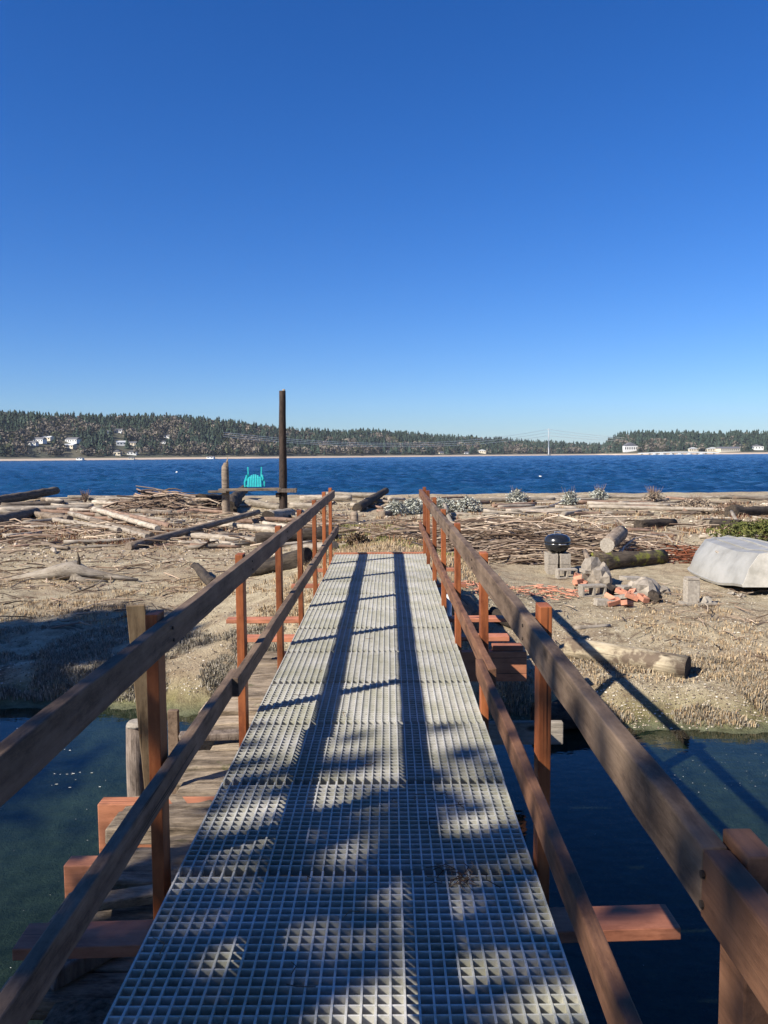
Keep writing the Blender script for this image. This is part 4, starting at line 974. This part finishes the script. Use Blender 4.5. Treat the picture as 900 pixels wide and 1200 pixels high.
def shrub(px, py, wd_, ht, cols, label, n_=520, bare=0, name='beach_shrub'):
    q = gp(px, py); t = empty(name, q); tag(t, label, 'shrub')
    V = []; F = []; C = []; b = 0
    for k in range(n_):
        th = random.random()*6.28; ph = random.uniform(0.02, 1.5); rr_ = random.uniform(.35,1.0)**.6
        lump = 1+.35*noise.noise(Vector((cos(th)*1.6+px, sin(th)*1.6, ph*2)))
        c_ = Vector((cos(th)*cos(ph)*wd_/2*rr_*lump, sin(th)*cos(ph)*wd_/2*.8*rr_*lump, sin(ph)*ht*rr_*lump+.03))
        for i in range(3):
            s_ = random.uniform(.02,.055); d_ = Vector((random.gauss(0,1),random.gauss(0,1),random.gauss(.5,1))).normalized(); u = d_.orthogonal().normalized()*s_*.35
            cc = random.choice(cols); g = random.uniform(.7,1.25)
            V += [tuple(c_-u), tuple(c_+u), tuple(c_+u*.8+d_*s_*1.6), tuple(c_-u*.8+d_*s_*1.6)]; C += [tuple(x*g for x in cc)]*4; F.append((b,b+1,b+2,b+3)); b += 4
    mb = MB(); mb.v = V; mb.f = F; mb.c = C; mb.mi = [0]*len(F); mb.build('foliage', M['tint'], t, tint=True)
    st_ = MB()
    for k in range(26+bare):
        th = random.random()*6.28; L = (ht*random.uniform(.5,.85) if k < 26 else ht*random.uniform(1.0,1.7)); tl = random.uniform(.1,.6)
        st_.tube([(0,0,-.03),(cos(th)*L*tl*.5,sin(th)*L*tl*.4,L*.5),(cos(th)*L*tl,sin(th)*L*tl*.8,L)], [.012,.009,.004], 4, 0, cap=False)
    st_.build('stems', M['stick'], t)
    return t
pale = [(.42,.43,.37),(.34,.35,.29),(.5,.5,.44),(.25,.24,.18)]
shrub(464,604,.9,.5,pale,'pale silver shrub just left of the right handrail end', 700)
shrub(484,603,1.0,.55,pale,'big pale silver shrub behind the far end of the right handrail', 900)
shrub(519,601,1.2,.5,pale+[(.2,.18,.13)],'silver grey shrub just right of the right handrail', 800)
shrub(545,600,1.4,.5,pale+[(.2,.18,.13)],'grey brown shrub between two silver shrubs on the shore', 700)
shrub(606,590,1.0,.5,pale,'rounded silver shrub on the shore above the brush pile', 700, 8)
shrub(668,592,.8,.5,pale,'small silver shrub on the shore above the kettle grill', 600, 10)
shrub(702,586,.9,.45,pale,'low silver shrub right of the one above the grill', 500, 22)
shrub(766,590,1.3,.45,[(.22,.17,.12),(.3,.24,.18)],'bare twiggy brown bush on the right shore', 260, 50)
shrub(815,598,1.9,.4,[(.26,.2,.14),(.34,.27,.2)],'low brown twiggy bush right of the bare one', 420, 30)
shrub(860,603,2.0,.4,[(.16,.1,.07),(.24,.18,.12)],'dark brown low bush near the right edge', 420, 20)
shrub(895,636,2.6,.5,[(.09,.10,.03),(.13,.13,.04),(.06,.07,.02)],'low olive green bush behind the upturned boat', 1500)
shrub(520,612,.7,.35,[(.12,.11,.09),(.2,.18,.14)],'dark low bush beside the right handrail', 260, 10)
shrub(570,632,.9,.2,[(.10,.11,.03),(.14,.13,.05)],'small green weed patch on the brush pile edge', 200)
shrub(100,590,.6,.4,[(.2,.16,.12),(.3,.25,.2)],'small bare twig bush on the left water edge', 60, 40)
shrub(420,640,.5,.18,[(.1,.07,.04),(.16,.11,.07)],'dark low weed clump at the end of the walkway', 150)

# shell, pebble and chip litter, nobody could count
def litter(name, n_, x0, x1, y0, y1, s0, s1, cols, label):
    V = []; F = []; C = []; b = 0
    for k in range(n_):
        q = gp(random.uniform(x0,x1), random.uniform(y0,y1))
        if q.y < bank(q.x)-.05: continue
        s_ = random.uniform(s0,s1)*(1 if q.y < 13 else q.y/13); th = random.random()*3.14; u = Vector((cos(th),sin(th),random.uniform(-.2,.2)))*s_; w_ = Vector((-sin(th),cos(th),random.uniform(-.3,.3)))*s_*random.uniform(.3,.9)
        up = Vector((0,0,s_*.5)); c0 = Vector((q.x,q.y,ground(q.x,q.y)))+Vector((0,0,s_*.1))
        pr = [c0-u-w_, c0+u-w_*.8, c0+u*.8+w_, c0-u*.9+w_*.9]
        V += [tuple(v_) for v_ in pr]+[tuple(v_*1.0+up) for v_ in [c0-u*.6-w_*.6, c0+u*.6-w_*.5, c0+u*.5+w_*.6, c0-u*.5+w_*.5]]
        cc = random.choice(cols); g = random.uniform(.7,1.2); C += [tuple(x*g for x in cc)]*8
        F += [(b+4,b+5,b+6,b+7),(b,b+1,b+5,b+4),(b+1,b+2,b+6,b+5),(b+2,b+3,b+7,b+6),(b+3,b,b+4,b+7)]; b += 8
    mb = MB(); mb.v = V; mb.f = F; mb.c = C; mb.mi = [0]*len(F); tag(mb.build(name, M['tint'], tint=True), label, 'litter', None, 'stuff')
lc = [(.42,.37,.29),(.35,.3,.23),(.55,.5,.42),(.16,.12,.09),(.25,.2,.15),(.40,.33,.24),(.12,.09,.07)]
litter('shell_litter', 5200, 560, 905, 690, 855, .004, .015, lc, 'shells and chips strewn over the right sand and bank')
litter('shell_litter', 4200, -10, 400, 650, 815, .004, .016, lc, 'shells and wood chips strewn over the left sand')
litter('wood_chips', 5200, -10, 905, 588, 660, .010, .030, [(.4,.34,.26),(.26,.2,.15),(.5,.42,.33),(.12,.085,.06),(.2,.15,.11)], 'wood chips and stones strewn across the middle beach')
# foam flecks on the channel
mb = MB()
def flecks(n_, x0, x1, y0, y1, s0, s1):
    for k in range(n_):
        d = ray(random.uniform(x0,x1), random.uniform(y0,y1)); q = CAM+d*((WATER-CAM.z)/d.z)
        if q.y > bank(q.x)-.1: continue
        s_ = random.uniform(s0,s1); nn = 6
        mb.add([(q.x+cos(6.28*j/nn)*s_*random.uniform(.6,1.4), q.y+sin(6.28*j/nn)*s_*.6, WATER+.004) for j in range(nn)], [tuple(range(nn))], random.choice(((.5,.5,.45),(.35,.35,.3),(.6,.6,.55))))
flecks(16, 20, 90, 850, 880, .005, .016); flecks(14, 60, 130, 905, 925, .004, .014); flecks(26, 0, 160, 940, 1190, .0015, .005); flecks(60, 780, 900, 870, 930, .002, .006); flecks(14, 650, 850, 880, 1200, .0015, .004)
tag(mb.build('foam_flecks', M['tint'], tint=True), 'tiny pale foam flecks floating on the dark channel water', 'foam', None, 'stuff')

# ------------------------------------------------------------------ trees behind the viewer (they throw the dappled shade)
def tree(name, x, y, h, cr, cz, nleaf, label, seed=1, leaf=.12, base=None):
    rs = random.Random(seed); t = empty(name, (x, y, base if base is not None else ground(x, y))); tag(t, label, 'tree')
    b0 = t.location.z
    MB().tube([(0,0,-.2),(.1,.05,h*.3),(.0,.1,h*.6),(.1,.0,h*.95)], [.24,.19,.12,.03], 10, .1).build('trunk', M['pile'], t, smooth=True)
    lb = MB(); cl = []
    for k in range(26):
        z0 = lerp(h*max(.32, cz), h*.92, k/26); th = k*2.4+rs.uniform(-.4,.4); L = cr*(1-.55*abs((z0/h)-.55)*2)*rs.uniform(.65,1.15)
        e_ = Vector((cos(th)*L, sin(th)*L, z0+L*rs.uniform(.1,.5))); m_ = Vector((cos(th)*L*.5, sin(th)*L*.5, z0+L*.12))
        lb.tube([(0,0,z0), m_, e_], [.06,.035,.012], 5, 0, cap=False)
        for i in range(4): cl.append(m_.lerp(e_, rs.uniform(.1,1.1))+Vector((rs.gauss(0,.3),rs.gauss(0,.3),rs.gauss(0,.2))))
    lb.build('limb', M['pile'], t)
    V = []; F = []; C = []; b = 0
    for k in range(nleaf):
        c_ = rs.choice(cl)+Vector((rs.gauss(0,.34),rs.gauss(0,.34),rs.gauss(0,.24))); s_ = leaf*rs.uniform(.6,1.3)
        d_ = Vector((rs.gauss(0,1),rs.gauss(0,1),rs.gauss(0,1))).normalized(); u = d_.orthogonal().normalized()*s_*.5; d_ = d_*s_
        g = rs.uniform(.7,1.3); V += [tuple(c_-u*.3),tuple(c_+u+d_*.5),tuple(c_+d_*1.1),tuple(c_-u+d_*.5)]; C += [(.05*g,.09*g,.03*g)]*4; F.append((b,b+1,b+2,b+3)); b += 4
    mb = MB(); mb.v = V; mb.f = F; mb.c = C; mb.mi = [0]*len(F); mb.build('crown', M['tint'], t, tint=True)
tree('shade_tree', -8.7, -3.4, 9.0, 2.0, 0, 3600, 'leafy shore tree standing behind and left of the viewer', 1, leaf=.17)
tree('shade_tree', -5.2, -6.2, 10.5, 2.2, 0, 8000, 'taller leafy shore tree further behind the viewer', 2)
tree('shade_tree', -20.9, -1.3, 15.5, 2.7, 0.58, 17000, 'leafy tree standing far out left by the channel', 3, leaf=.24)

tree('shade_tree', -7.0, -4.9, 13.2, 1.7, 0.66, 6000, 'tallest narrow leafy tree close behind the viewer', 4, leaf=.15)

# fallen leaves and twigs on the grating
mb = MB()
rl = random.Random(21)
for (cx_, cy_, n_, sp_) in ((.34,2.68,26,.05),(.30,3.3,8,.2),(-.2,4,14,1.2),(.1,7,14,1.2),(-.1,2.2,5,.3)):
    for k in range(n_):
        x = cx_+rl.gauss(0,sp_*.6); y = cy_+rl.gauss(0,sp_*.5 if sp_ < .3 else sp_)
        if abs(x) > .58: continue
        z = SL*y+.006; th = rl.random()*6.28; L = rl.uniform(.012,.05)
        mb.tube([(x,y,z),(x+cos(th)*L,y+sin(th)*L,z+rl.uniform(0,.012)),(x+cos(th+.5)*L*2,y+sin(th+.5)*L*2,z)], .0016, 4, 0, cap=False, colr=rl.choice(((.05,.03,.02),(.12,.07,.04),(.18,.12,.07))))
tag(mb.build('twig_litter', M['tint'], tint=True), 'small dark twigs and leaf scraps caught on the walkway grating', 'litter', None, 'stuff')
# thin sea air
m = bpy.data.materials.new('haze'); m.use_nodes = True; nt = m.node_tree; nt.nodes.clear()
out = nt.nodes.new('ShaderNodeOutputMaterial'); pv = nt.nodes.new('ShaderNodeVolumePrincipled')
pv.inputs['Color'].default_value = (0.80, 0.88, 1.0, 1); pv.inputs['Density'].default_value = 0.000034; pv.inputs['Anisotropy'].default_value = 0.0
nt.links.new(pv.outputs[0], out.inputs['Volume'])
tag(MB().box((0, 5900, 58), (18400, 12400, 124)).build('haze', m), 'faint blue sea haze lying over the water and far hills', 'haze', None, 'stuff')
